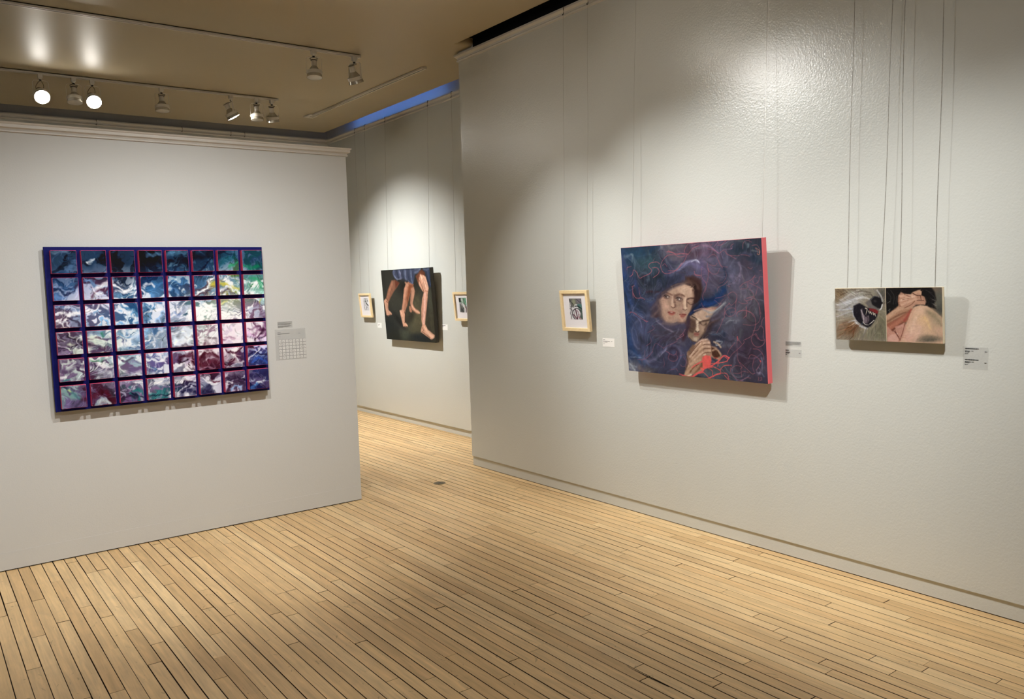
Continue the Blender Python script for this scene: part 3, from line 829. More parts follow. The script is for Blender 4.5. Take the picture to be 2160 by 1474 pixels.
('e',(386,461,15,11,0),(208,176,156),0.8,0.6),
('s',[375,470,386,480,402,474],4.6,4.6,(70,40,38),0.648,0.8),
('s',[403,438,404,470],7.3,7.3,(96,66,60),0.6649999999999999,0.8),
('s',[361,438,367,470],10.2,10.2,(150,116,104),0.475,0.8),
('s',[313,374,337,362,364,371,387,383],14.0,7.5,(110,82,72),0.76,0.8),
('e',(337,392,22,11,15),(120,96,90),0.8,0.6),
('e',(339,391,15,7,15),(60,48,50),0.9,0.6),
('e',(351,397,6,4,10),(214,206,200),0.9,0.6),
('s',[317,394,340,379,367,394],4.2,4.2,(38,28,30),0.648,0.8),
('s',[322,402,343,410,363,405],2.8,2.8,(80,58,56),0.504,0.8),
('s',[405,395,433,379,463,384,477,392],15.5,7.3,(104,76,66),0.8075,0.8),
('e',(435,412,22,12,15),(120,98,92),0.8,0.6),
('e',(429,409,14,8,15),(66,56,60),0.9,0.6),
('e',(437,414,5,4,0),(226,220,214),0.95,0.6),
('s',[410,411,432,400,461,415],4.1,4.1,(40,30,30),0.648,0.8),
('s',[416,422,442,430,461,423],2.7,2.7,(86,64,60),0.504,0.8),
('s',[480,415,478,454,481,477],19.6,19.6,(222,194,172),0.855,0.8),
('e',(477,481,11,11,0),(226,198,176),0.9,0.6),
('s',[458,489,477,495,488,489],4.5,4.5,(72,44,40),0.648,0.8),
('s',[491,423,490,469],8.9,8.9,(96,70,62),0.76,0.8),
('s',[495,415,517,407,543,408],8.9,8.9,(72,50,44),0.855,0.8),
('e',(516,438,18,13,10),(140,112,98),0.8,0.6),
('s',[498,438,515,454,538,450],6.2,6.2,(60,42,38),0.855,0.8),
('e',(516,430,13,5,10),(176,146,128),0.8,0.6),
('e',(507,473,14,26,0),(166,134,116),0.7,0.6),
('p',[343,512,366,502,392,508,404,517,380,534,356,530],(150,84,78),0.95,2.8),
('s',[345,513,373,518,403,519],3.7,3.7,(90,40,40),0.648,0.8),
('e',(372,513,11,3,8),(214,196,186),0.8,0.6),
('s',[352,532,376,536,391,530],6.5,6.5,(176,110,100),0.6649999999999999,0.8),
('p',[430,527,449,521,479,524,483,532,459,552,440,549],(156,92,84),0.95,2.7),
('s',[431,528,456,529,482,530],3.7,3.7,(96,48,44),0.648,0.8),
('s',[440,553,459,558,474,546],6.4,6.4,(180,124,110),0.57,0.8),
('s',[405,494,427,501,442,517],11.9,11.9,(158,126,112),0.57,0.8),
('s',[416,585,446,596,473,583],9.2,9.2,(120,92,84),0.76,0.8),
('s',[321,600,369,586,416,573],14.2,14.2,(150,126,118),0.57,0.8),
('s',[301,600,360,615,407,601],14.3,14.3,(126,104,104),0.6649999999999999,0.8),
('s',[320,616,384,610,453,608],19.0,19.0,(90,84,96),0.57,0.8),
('s',[465,337,495,326,525,319],4.5,4.5,(222,192,168),0.432,0.8),
('s',[479,349,509,338,531,335],4.4,4.4,(216,186,162),0.432,0.8),
('p',[546,339,596,347,586,423,549,446,534,454,551,392],(44,28,28),0.8,5.2),
('s',[284,402,334,354,398,316,467,291],21.7,21.7,(52,48,66),0.76,0.9),
('s',[310,366,382,324,467,295,511,304],10.3,10.3,(84,68,70),0.57,0.9),
('s',[271,422,284,470,285,535,299,576],21.8,21.8,(78,66,74),0.7124999999999999,0.9),
('s',[277,462,290,519,295,559],8.5,8.5,(110,90,88),0.475,0.9),
('s',[290,584,344,615,407,617,468,607],23.9,23.9,(70,66,92),0.76,0.9),
('s',[305,600,368,610,423,597],10.5,10.5,(120,104,106),0.475,0.9),
('s',[476,595,493,555,517,500,537,454],10.9,10.9,(74,54,54),0.6649999999999999,0.9),
('s',[382,316,437,298,489,295],7.3,7.3,(120,98,88),0.475,0.9),
('s',[542,350,551,385,546,431],13.1,13.1,(56,38,36),0.6649999999999999,0.9),
('p',[497,532,525,492,577,454,607,423,664,408,709,398,708,438,662,461,612,476,554,500,516,531],(20,30,58),0.95,4.0),
('s',[599,438,656,438,705,409,747,354],34.6,34.6,(24,54,104),0.76,0.8),
('s',[613,454,662,450,698,431],17.2,17.2,(34,66,124),0.76,0.8),
('s',[509,524,554,484,592,450],11.6,11.6,(46,60,104),0.57,0.8),
('p',[508,543,554,508,605,488,662,469,703,472,674,514,652,552,633,599,614,646,583,694,545,731,516,729,487,698,481,663,502,610],(150,124,108),1,4.6),
('p',[538,523,590,492,655,476,682,491,653,537,609,568,562,570],(196,168,150),0.9,5.9),
('s',[527,543,562,562,587,573],9.8,9.8,(224,204,184),0.76,0.8),
('s',[523,543,545,554,559,570],7.1,7.1,(50,36,32),0.855,0.8),
('p',[504,555,544,570,550,609,537,641,522,669,496,662,498,603],(86,66,58),0.9,5.3),
('p',[488,662,522,669,531,712,508,721,487,694],(140,120,104),0.8,4.7),
('s',[558,577,557,613,558,640],15.0,15.0,(226,208,188),0.9025,0.8),
('e',(555,643,11,11,0),(220,200,180),0.9,0.6),
('s',[541,652,555,660,566,651],6.3,6.3,(60,46,42),0.855,0.8),
('s',[574,589,591,579,634,568,659,560],11.4,6.2,(58,44,40),0.855,0.8),
('e',(597,591,19,8,-15),(150,126,110),0.9,0.6),
('s',[579,592,597,607,619,595],6.2,6.2,(52,38,34),0.855,0.8),
('s',[586,608,608,611],4.4,4.4,(120,96,84),0.504,0.8),
('e',(592,630,22,26,10),(176,150,132),0.85,0.6),
('s',[619,591,614,638,583,694],13.0,13.0,(96,78,68),0.6649999999999999,0.8),
('p',[529,665,551,660,569,667,558,687,532,688],(160,104,96),0.9,2.7),
('s',[529,674,547,672,566,673],3.6,3.6,(90,50,48),0.648,0.8),
('s',[532,696,550,693],6.3,6.3,(120,92,82),0.6649999999999999,0.8),
('e',(538,711,19,13,10),(206,190,170),0.8,0.6),
('s',[494,702,519,728,552,731,583,694],5.5,5.5,(60,44,40),0.576,0.8),
('s',[605,488,660,514,706,483,755,439],11.3,11.3,(150,152,160),0.7124999999999999,0.8),
('s',[624,541,677,529,731,468],11.2,11.2,(120,122,132),0.7124999999999999,0.8),
('s',[639,514,682,499,745,446],5.2,5.2,(178,178,180),0.54,0.8),
('s',[652,560,695,529,744,491],17.2,17.2,(86,76,90),0.7124999999999999,0.8),
('s',[582,717,620,669,658,590,701,559],26.6,26.6,(52,40,42),0.7124999999999999,0.8),
('s',[607,638,644,591,687,567],10.5,10.5,(90,70,68),0.7124999999999999,0.8),
('s',[659,567,701,551,743,513],12.9,12.9,(96,86,104),0.7124999999999999,0.8),
('s',[539,500,591,484,633,491],6.2,6.2,(190,150,140),0.7124999999999999,0.8),
('s',[500,571,490,630,469,675,448,716],22.5,22.5,(60,40,52),0.76,0.8),
('s',[476,603,498,610],18.1,18.1,(80,60,70),0.57,0.8),
('p',[516,789,542,737,590,705,635,715,645,756,679,763,715,818,698,860,643,840,630,883,574,943,508,1001],(170,138,118),1,5.7),
('p',[512,893,562,846,593,827,583,912,534,960,509,979],(120,84,66),0.9,5.1),
('p',[645,765,686,779,703,827,669,850,647,823],(72,44,34),0.95,4.1),
('s',[533,763,574,723,621,708],10.6,10.6,(214,184,168),0.8075,0.8),
('s',[545,779,581,743,635,732],12.4,12.4,(222,190,172),0.8075,0.8),
('s',[556,800,592,764,638,761],11.5,11.5,(216,184,164),0.8075,0.8),
('s',[570,824,602,797,637,790],10.5,10.5,(206,174,152),0.8075,0.8),
('s',[513,875,562,837,601,822],11.7,11.7,(224,196,174),0.8075,0.8),
('s',[665,726,691,737,709,761],10.1,10.1,(206,180,158),0.8075,0.8),
('s',[652,789,679,779,704,806],9.3,9.3,(200,170,146),0.8075,0.8),
('s',[541,758,582,727],3.8,3.8,(100,66,54),0.612,0.8),
('s',[544,788,592,751,634,744],4.3,4.3,(84,52,44),0.612,0.8),
('s',[547,817,595,780,637,775],4.3,4.3,(84,52,44),0.612,0.8),
('s',[558,838,602,809,640,806],4.3,4.3,(96,60,50),0.612,0.8),
('s',[643,715,645,756],5.6,5.6,(70,46,40),0.612,0.8),
('s',[512,910,561,863],9.8,9.8,(150,112,92),0.8075,0.8),
('s',[527,934,568,888],7.8,7.8,(90,58,46),0.8075,0.8),
('s',[514,841,551,804],11.6,11.6,(176,140,118),0.8075,0.8),
('p',[471,815,517,761,587,732,582,867,551,921,492,1000,435,1001,463,920],(172,140,118),1,5.8),
('p',[475,815,514,753,537,760,515,812,481,875],(120,92,76),0.8,5.8),
('s',[490,848,528,794,573,741],11.7,11.7,(220,190,170),0.8075,0.8),
('s',[506,860,547,806,584,766],10.7,10.7,(214,182,160),0.8075,0.8),
('s',[513,877,554,835,582,808],10.7,10.7,(216,184,164),0.8075,0.8),
('s',[495,827,533,777,569,733],4.4,4.4,(90,56,46),0.612,0.8),
('s',[510,838,552,793],4.4,4.4,(92,58,48),0.612,0.8),
('s',[462,929,512,890,561,869],12.9,12.9,(206,172,148),0.8075,0.8),
('s',[447,991,486,944,523,910],12.0,12.0,(196,160,134),0.8075,0.8),
('s',[485,966,511,929,552,895],7.9,7.9,(112,76,56),0.8075,0.8),
('s',[463,998,493,982],8.0,8.0,(232,220,200),0.8075,0.8),
('s',[466,842,472,893,453,947],9.8,9.8,(84,62,60),0.8075,0.8),
('p',[577,845,605,826,635,832,642,865,633,899,652,914,613,922,578,942],(236,96,92),0.9,2.8),
('s',[508,992,545,963,573,951],8.0,8.0,(232,98,100),0.9,0.5),
('s',[603,1004,642,983,673,963,696,956],7.1,7.1,(232,98,100),0.9,0.5),
('s',[574,947,598,919,641,903,691,861,729,821,762,835],6.4,6.4,(232,98,100),0.9,0.5),
('s',[641,886,691,878,743,861,762,831],4.2,4.2,(232,98,100),0.9,0.5),
('s',[511,918,552,889,580,870],4.3,4.3,(232,98,100),0.9,0.5),
('s',[722,821,750,844,746,865],3.4,3.4,(232,98,100),0.9,0.5),
('s',[691,861,682,903],3.1,3.1,(232,98,100),0.9,0.5),
('s',[585,844,635,832],4.2,4.2,(232,98,100),0.9,0.5),
('s',[581,861,639,848],4.2,4.2,(232,98,100),0.9,0.5),
('s',[584,878,638,869],4.2,4.2,(232,98,100),0.9,0.5),
('s',[583,895,634,887],4.2,4.2,(232,98,100),0.9,0.5),
('s',[574,947,615,990],3.6,3.6,(232,98,100),0.9,0.5),
('s',[648,906,696,931,696,956],3.5,3.5,(232,98,100),0.9,0.5),
('s',[697,927,727,895,775,887],3.4,3.4,(232,98,100),0.9,0.5),
('s',[696,952,740,952,754,996],3.1,3.1,(232,98,100),0.9,0.5),
('s',[613,920,643,941,644,974],3.2,3.2,(232,98,100),0.9,0.5),
('s',[725,966,754,1001],3.1,3.1,(232,98,100),0.9,0.5),
('s',[658,843,684,845,694,881],2.4,2.4,(232,98,100),0.9,0.5),
('s',[765,835,784,805,828,761,863,719,860,704],2.3,2.3,(166,98,112),0.75,0.5),
('s',[819,682,849,732],2.6,2.6,(166,98,112),0.75,0.5),
('s',[818,714,816,827,829,870,842,893,832,910],2.3,2.3,(166,98,112),0.75,0.5),
('s',[829,862,870,903,904,936,922,930],3.0,3.0,(166,98,112),0.75,0.5),
('s',[886,833,900,804,930,810,960,843,950,876,929,909],2.6,2.6,(166,98,112),0.75,0.5),
('s',[918,760,948,762,974,791,981,830],2.9,2.9,(166,98,112),0.75,0.5),
('s',[923,822,909,883,918,922],1.9,1.9,(166,98,112),0.75,0.5),
('s',[940,653,919,666,909,697,922,732,948,746,979,729,991,697,962,695,940,653],2.8,2.8,(166,98,112),0.75,0.5),
('s',[923,634,953,626,970,598,987,620,983,674,992,693],2.5,2.5,(166,98,112),0.75,0.5),
('s',[994,540,981,560,974,594],2.1,2.1,(166,98,112),0.75,0.5),
('s',[829,536,826,512,858,495,905,500,935,530,941,584,923,650,902,678,867,699],2.6,2.6,(166,98,112),0.75,0.5),
('s',[864,590,904,596,941,591],2.5,2.5,(166,98,112),0.75,0.5),
('s',[889,469,888,519,867,547],2.2,2.2,(166,98,112),0.75,0.5),
('s',[941,591,964,564,975,514,969,469],1.9,1.9,(166,98,112),0.75,0.5),
('s',[747,549,745,514,774,482,810,477,819,501,798,532,766,533,752,505],2.0,2.0,(166,98,112),0.75,0.5),
('s',[686,660,713,610,737,549],2.4,2.4,(166,98,112),0.75,0.5),
('s',[775,887,766,933,798,979,833,992,866,968,893,969],2.7,2.7,(166,98,112),0.75,0.5),
('s',[774,912,800,889,832,890,842,901],2.0,2.0,(166,98,112),0.75,0.5),
('s',[784,944,820,942,849,925,884,930],2.0,2.0,(166,98,112),0.75,0.5),
('s',[751,807,767,773,804,723],2.0,2.0,(166,98,112),0.75,0.5),
('s',[837,967,835,906],1.7,1.7,(166,98,112),0.75,0.5),
('s',[936,661,952,691],1.9,1.9,(166,98,112),0.75,0.5),
('s',[943,956,941,980],2.6,2.6,(166,98,112),0.8,0.5),
('s',[950,963,962,958,960,970,950,979,965,974],2.2,2.2,(166,98,112),0.8,0.5),
('s',[957,840,962,847],4.4,4.4,(232,98,100),0.9,0.5),
('s',[822,678,824,706],5.2,5.2,(216,100,110),0.6,0.5),
('s',[725,32,748,30,770,12,785,-1],3.0,3.0,(166,98,112),0.72,0.5),
('s',[733,24,726,12],2.3,2.3,(166,98,112),0.72,0.5),
('s',[688,21,676,28,665,7],2.0,2.0,(166,98,112),0.72,0.5),
('s',[656,51,701,66,731,88,761,70,790,100,840,135],2.4,2.4,(166,98,112),0.72,0.5),
('s',[654,116,689,94,715,111,729,161,750,194],2.1,2.1,(166,98,112),0.72,0.5),
('s',[649,156,651,198,681,232,712,229,728,197],2.4,2.4,(166,98,112),0.72,0.5),
('s',[664,165,698,175,714,160],1.7,1.7,(166,98,112),0.72,0.5),
('s',[655,190,649,256,631,322,605,389,608,419],3.1,3.1,(166,98,112),0.72,0.5),
('s',[605,187,606,254,632,293],2.5,2.5,(166,98,112),0.72,0.5),
('s',[632,293,635,322,622,364],2.8,2.8,(166,98,112),0.72,0.5),
('s',[551,227,575,236,599,241],3.6,3.6,(166,98,112),0.72,0.5),
('s',[726,136,743,178,780,188],2.0,2.0,(166,98,112),0.72,0.5),
('s',[813,62,810,42,828,28],2.0,2.0,(166,98,112),0.72,0.5),
('s',[884,68,888,29,913,12,940,26],2.2,2.2,(166,98,112),0.72,0.5),
('s',[940,49,971,48,987,83,983,113],2.5,2.5,(166,98,112),0.72,0.5),
('s',[960,66,974,90,970,113],2.5,2.5,(166,98,112),0.72,0.5),
('s',[776,72,783,100,826,111,862,113],2.3,2.3,(166,98,112),0.72,0.5),
('s',[869,106,904,112,922,121],2.3,2.3,(166,98,112),0.72,0.5),
('s',[910,194,927,207,938,196],2.2,2.2,(166,98,112),0.72,0.5),
('s',[979,221,992,218],1.9,1.9,(166,98,112),0.72,0.5),
('s',[995,264,978,264,971,291,950,310,936,290,944,263,957,267],2.5,2.5,(166,98,112),0.72,0.5),
('s',[854,327,879,304,915,289,929,278,951,251],2.3,2.3,(166,98,112),0.72,0.5),
('s',[857,344,900,336,904,297],2.0,2.0,(166,98,112),0.72,0.5),
('s',[911,301,956,326,980,342,992,370],2.3,2.3,(166,98,112),0.72,0.5),
('s',[914,345,935,377,941,409],2.3,2.3,(166,98,112),0.72,0.5),
('s',[782,408,775,383,806,363,831,384,826,424,796,457,778,441],2.4,2.4,(166,98,112),0.72,0.5),
('s',[830,412,822,449,817,498,787,507],2.3,2.3,(166,98,112),0.72,0.5),
('s',[892,409,934,397,927,413,891,425],3.0,3.0,(166,98,112),0.72,0.5),
('s',[941,409,965,449,968,521],2.3,2.3,(166,98,112),0.72,0.5),
('s',[749,524,750,478,781,445],2.4,2.4,(166,98,112),0.72,0.5),
('s',[828,515,836,502,876,490,915,510,929,534],2.4,2.4,(166,98,112),0.72,0.5),
('s',[887,465,886,534],2.0,2.0,(166,98,112),0.72,0.5),
('s',[595,441,606,471,650,487,697,474,729,441],2.5,2.5,(166,98,112),0.72,0.5),
('s',[683,420,721,453],2.1,2.1,(166,98,112),0.72,0.5),
('s',[725,300,748,292,771,252,768,220],2.1,2.1,(166,98,112),0.72,0.5),
('s',[770,317,792,326],2.0,2.0,(166,98,112),0.72,0.5),
('s',[704,365,713,332,755,309,778,285],2.1,2.1,(166,98,112),0.72,0.5),
('s',[691,407,730,399,764,383],1.7,1.7,(166,98,112),0.72,0.5),
('s',[841,433,866,445,898,441,877,416],2.0,2.0,(166,98,112),0.72,0.5),
('s',[949,385,963,338],1.6,1.6,(166,98,112),0.72,0.5),
('s',[547,22,587,12,634,24,676,36,724,84],2.5,2.5,(170,120,160),0.6,0.5),
('s',[554,39,610,27,675,44,727,88],2.5,2.5,(170,120,160),0.6,0.5),
('s',[702,38,722,15,730,0],2.4,2.4,(170,120,160),0.6,0.5),
('s',[761,62,813,62,820,43],2.3,2.3,(170,120,160),0.6,0.5),
('s',[964,66,984,87,980,113,970,105],2.8,2.8,(210,150,120),0.7,0.5),
('s',[59,234,84,217,96,181,119,200,140,246,173,234,225,213,240,187,219,159,234,134,284,127,305,142],3.7,3.7,(166,98,112),0.85,0.5),
('s',[39,178,45,160,79,152],2.9,2.9,(166,98,112),0.85,0.5),
('s',[246,170,282,171,298,194,288,220,250,246],3.5,3.5,(166,98,112),0.85,0.5),
('s',[367,54,401,61,434,76,475,75,520,82],4.9,4.9,(166,98,112),0.85,0.5),
('s',[376,46,417,67,429,80],3.7,3.7,(166,98,112),0.85,0.5),
('s',[429,80,374,81,338,109,314,151,320,195,345,218,393,212,437,188,468,146],3.3,3.3,(166,98,112),0.85,0.5),
('s',[368,197,411,199,446,179,489,131,512,86],3.0,3.0,(166,98,112),0.85,0.5),
('s',[492,72,502,35,531,4,575,11],2.5,2.5,(166,98,112),0.85,0.5),
('s',[520,82,554,43,599,22],2.5,2.5,(166,98,112),0.85,0.5),
('s',[429,84,458,99,499,93],2.6,2.6,(166,98,112),0.85,0.5),
('s',[327,156,345,144,361,167],2.3,2.3,(166,98,112),0.85,0.5),
('s',[73,314,93,305],3.7,3.7,(166,98,112),0.85,0.5),
('s',[78,318,77,403],3.3,3.3,(166,98,112),0.85,0.5),
('s',[79,365,101,403,149,403,171,415],3.7,3.7,(166,98,112),0.85,0.5),
('s',[130,320,132,366,139,398],2.4,2.4,(166,98,112),0.85,0.5),
('s',[556,210,563,236,591,241],3.6,3.6,(166,98,112),0.85,0.5),
('s',[258,117,268,100],1.9,1.9,(166,98,112),0.85,0.5),
('s',[39,526,65,516,97,534],3.4,3.4,(148,92,114),0.8,0.5),
('s',[36,525,51,515,86,533,130,563,156,580,187,589],3.2,3.2,(148,92,114),0.8,0.5),
('s',[152,576,173,593,182,589],3.9,3.9,(148,92,114),0.8,0.5),
('s',[467,641,449,671,424,693,449,675,452,688,423,706,398,725],3.6,3.6,(148,92,114),0.8,0.5),
('s',[405,733,363,757,320,777,293,796],2.2,2.2,(148,92,114),0.8,0.5),
('s',[297,796,268,776,238,760,214,801,208,833],2.3,2.3,(148,92,114),0.8,0.5),
('s',[208,824,179,863,127,899,81,898],2.7,2.7,(148,92,114),0.8,0.5),
('s',[313,817,338,833,328,869,348,890,382,887,400,860,388,834],3.4,3.4,(148,92,114),0.8,0.5),
('s',[338,833,367,844,389,830,394,812],3.0,3.0,(148,92,114),0.8,0.5),
('s',[445,856,460,885,450,921,430,927,418,915],2.9,2.9,(148,92,114),0.8,0.5),
('s',[157,787,199,753,197,717],2.4,2.4,(148,92,114),0.8,0.5),
('s',[177,678,232,645,216,619],2.3,2.3,(148,92,114),0.8,0.5),
('s',[383,945,395,966],3.4,3.4,(148,92,114),0.8,0.5),
('s',[289,872,295,912,289,944],2.3,2.3,(148,92,114),0.8,0.5),
('s',[142,884,146,819],2.0,2.0,(148,92,114),0.8,0.5),
('s',[331,963,379,949],2.3,2.3,(148,92,114),0.8,0.5),
('s',[417,845,450,834],2.2,2.2,(148,92,114),0.8,0.5),
('s',[427,998,492,1000,541,969,578,957],8.2,8.2,(232,98,100),0.9,0.5),
('s',[499,930,523,910,581,875],5.1,5.1,(232,98,100),0.85,0.5),
('s',[406,987,447,996],7.5,7.5,(214,96,100),0.7,0.5),
('s',[566,928,579,939],10.7,10.7,(236,96,92),0.9,0.5)]
OPS_LEGS = [
('e',(241,456,203,203,0),(52,52,46),0.9,0.6),
('e',(368,407,180,108,0),(56,56,48),0.8,0.6),
('e',(683,453,139,130,0),(78,74,56),0.85,0.6),
('e',(690,697,197,143,0),(86,80,60),0.9,0.6),
('e',(563,802,203,111,0),(82,80,62),0.85,0.6),
('e',(295,759,190,114,20),(50,52,50),0.8,0.6),
('e',(68,828,158,158,0),(34,38,38),0.9,0.6),
('e',(182,968,199,59,0),(38,40,36),0.9,0.6),
('e',(405,922,115,57,0),(74,80,68),0.7,0.6),
('e',(699,943,203,46,0),(34,40,44),0.9,0.6),
('e',(954,452,50,167,0),(70,72,60),0.8,0.6),
('e',(964,771,52,192,0),(70,66,52),0.8,0.6),
('e',(512,273,191,104,0),(28,26,24),0.8,0.6),
('e',(300,716,113,37,35),(26,26,26),0.8,0.6),
('e',(550,667,109,45,-30),(36,34,30),0.7,0.6),
('p',[216,153,289,147,379,194,325,248,246,311,161,399,101,474,50,474,58,416,127,270],(122,82,64),1,8.9),
('p',[288,154,379,187,313,248,288,263],(84,40,28),0.9,8.8),
('s',[236,184,164,278,99,391],35.7,35.7,(156,108,86),0.7,0.5),
('s',[143,342,120,424],27.7,27.7,(150,104,84),0.6,0.5),
('p',[10,441,59,408,103,457,92,541,99,592,157,634,77,661,40,645,26,559],(190,142,118),1,7.6),
('s',[29,441,43,525,71,610],19.0,19.0,(212,166,140),0.7,0.5),
('s',[99,592,146,625],24.9,24.9,(196,150,126),0.9,0.5),
('s',[60,449,101,474,93,533],11.4,11.4,(120,78,60),0.8,0.5),
('s',[45,658,144,638],5.8,5.8,(60,40,34),0.8,0.5),
('p',[531,189,590,175,665,221,603,297,547,415,504,503,449,586,429,670,374,596,392,537,429,407,465,273],(156,108,86),1,8.6),
('p',[574,220,666,214,616,282,549,391,504,503,501,407],(112,62,40),0.85,10.3),
('s',[516,235,471,343,435,472,403,554],38.0,38.0,(192,140,116),0.75,0.5),
('s',[562,235,527,375],12.0,12.0,(140,86,60),0.7,0.5),
('s',[502,189,551,228],22.4,22.4,(196,144,118),0.8,0.5),
('p',[333,580,390,562,449,586,429,670,422,739,467,789,441,807,379,800,363,715],(206,156,130),1,7.4),
('s',[351,588,392,671,408,756],24.1,24.1,(222,176,150),0.7,0.5),
('s',[422,747,467,789],22.5,22.5,(216,168,142),0.9,0.5),
('s',[436,595,452,687,422,747],12.8,12.8,(70,40,32),0.8,0.5),
('s',[391,804,466,799],5.7,5.7,(50,34,30),0.8,0.5),
('p',[605,274,664,244,682,313,653,391,613,470,643,534,722,574,743,606,696,619,628,591,571,551,566,471],(166,120,98),1,8.6),
('s',[650,282,629,407,600,486],17.1,17.1,(196,150,124),0.6,0.5),
('s',[598,511,653,567,732,602],23.1,23.1,(216,168,142),0.85,0.5),
('p',[538,519,563,511,593,584,567,605,539,585],(170,120,98),0.95,5.4),
('s',[575,503,583,559,650,607],7.1,7.1,(80,50,40),0.8,0.5),
('p',[796,83,861,85,913,122,931,210,948,277,925,345,911,422,884,531,844,661,828,743,814,794,767,804,761,695,776,549,812,406,849,329,817,299,776,238,747,170],(200,150,126),1,6.5),
('p',[718,110,799,47,863,56,903,108,839,91,783,127,766,223],(104,60,42),0.9,8.2),
('s',[817,105,867,195,907,277],29.3,29.3,(232,190,166),0.85,0.5),
('s',[871,114,911,173,935,255],24.2,24.2,(220,174,150),0.8,0.5),
('s',[791,171,831,261,850,314],11.5,11.5,(116,76,58),0.8,0.5),
('s',[847,150,876,239,884,284],8.1,8.1,(130,86,66),0.7,0.5),
('e',(912,276,24,27,0),(226,178,154),0.9,0.6),
('s',[883,307,927,315],8.3,8.3,(150,96,78),0.8,0.5),
('s',[871,345,853,469,824,612,799,744],28.4,28.4,(226,180,168),0.85,0.5),
('s',[822,422,798,548,785,695],11.9,11.9,(178,126,110),0.7,0.5),
('s',[906,406,871,563,843,677],8.4,8.4,(150,100,84),0.8,0.5),
('p',[756,787,828,760,871,825,938,865,989,896,982,931,923,959,843,920,728,865,735,839],(214,164,138),1,7.2),
('s',[814,802,869,868,948,915],30.4,30.4,(232,188,164),0.8,0.5),
('s',[752,855,844,903,923,950],10.9,10.9,(120,80,64),0.7,0.5),
('s',[767,804,788,845],14.4,14.4,(140,96,78),0.7,0.5),
('s',[905,938,912,951],7.2,7.2,(240,204,184),0.8,0.5),
('s',[929,928,935,941],7.2,7.2,(240,204,184),0.8,0.5),
('s',[950,917,957,930],7.1,7.1,(240,204,184),0.8,0.5),
('s',[967,902,973,916],7.1,7.1,(240,204,184),0.8,0.5),
('s',[739,877,923,963,982,939],5.5,5.5,(30,28,28),0.8,0.5),
('p',[269,9,467,4,692,4,833,5,776,68,709,74,680,169,655,214,611,198,544,167,455,135,384,141,313,139,270,100,241,39],(56,62,82),1,6.9),
('p',[908,7,997,7,997,153,1005,256,961,263,933,174,915,79,864,27],(46,54,74),1,6.3),
('s',[286,17,284,85,337,140],22.5,22.5,(92,98,122),0.8,0.9),
('s',[343,26,356,76,373,137],18.9,18.9,(36,40,56),0.8,0.9),
('s',[396,21,404,66,421,126],25.6,25.6,(104,108,134),0.8,0.9),
('s',[466,15,460,82,478,135],20.2,20.2,(40,46,64),0.8,0.9),
('s',[518,13,512,83,523,151],25.1,25.1,(98,106,130),0.8,0.9),
('s',[580,11,573,92,590,175],21.6,21.6,(38,44,64),0.8,0.9),
('s',[631,9,629,101,645,199],21.4,21.4,(96,106,132),0.8,0.9),
('s',[680,15,674,95,669,169],18.0,18.0,(52,60,84),0.8,0.9),
('s',[710,63,766,46,817,15],21.3,21.3,(92,100,124),0.8,0.9),
('s',[876,14,933,33,976,20],17.5,17.5,(88,96,118),0.8,0.9),
('s',[960,23,961,123,990,226],15.7,15.7,(70,82,108),0.8,0.9),
('s',[922,58,944,152,967,248],12.7,12.7,(38,44,62),0.8,0.9),
('s',[407,28,417,66],13.6,13.6,(150,152,176),0.6,0.9),
('s',[286,89,332,134,408,138],7.9,7.9,(136,142,164),0.6,0.9),
('s',[533,32,528,91],10.1,10.1,(140,148,170),0.5,0.9),
('s',[640,35,637,116],8.3,8.3,(136,146,170),0.5,0.9),
('s',[567,167,633,204],7.6,7.6,(110,118,142),0.6,0.9),
('s',[430,149,533,166],19.0,19.0,(44,50,60),0.6,0.9),
('s',[714,8,822,8],11.4,11.4,(110,118,140),0.6,0.9),
('s',[327,11,691,13],8.6,8.6,(40,46,62),0.6,0.9),
('p',[799,40,854,27,905,64,893,107,829,77],(92,50,34),0.85,6.5)]
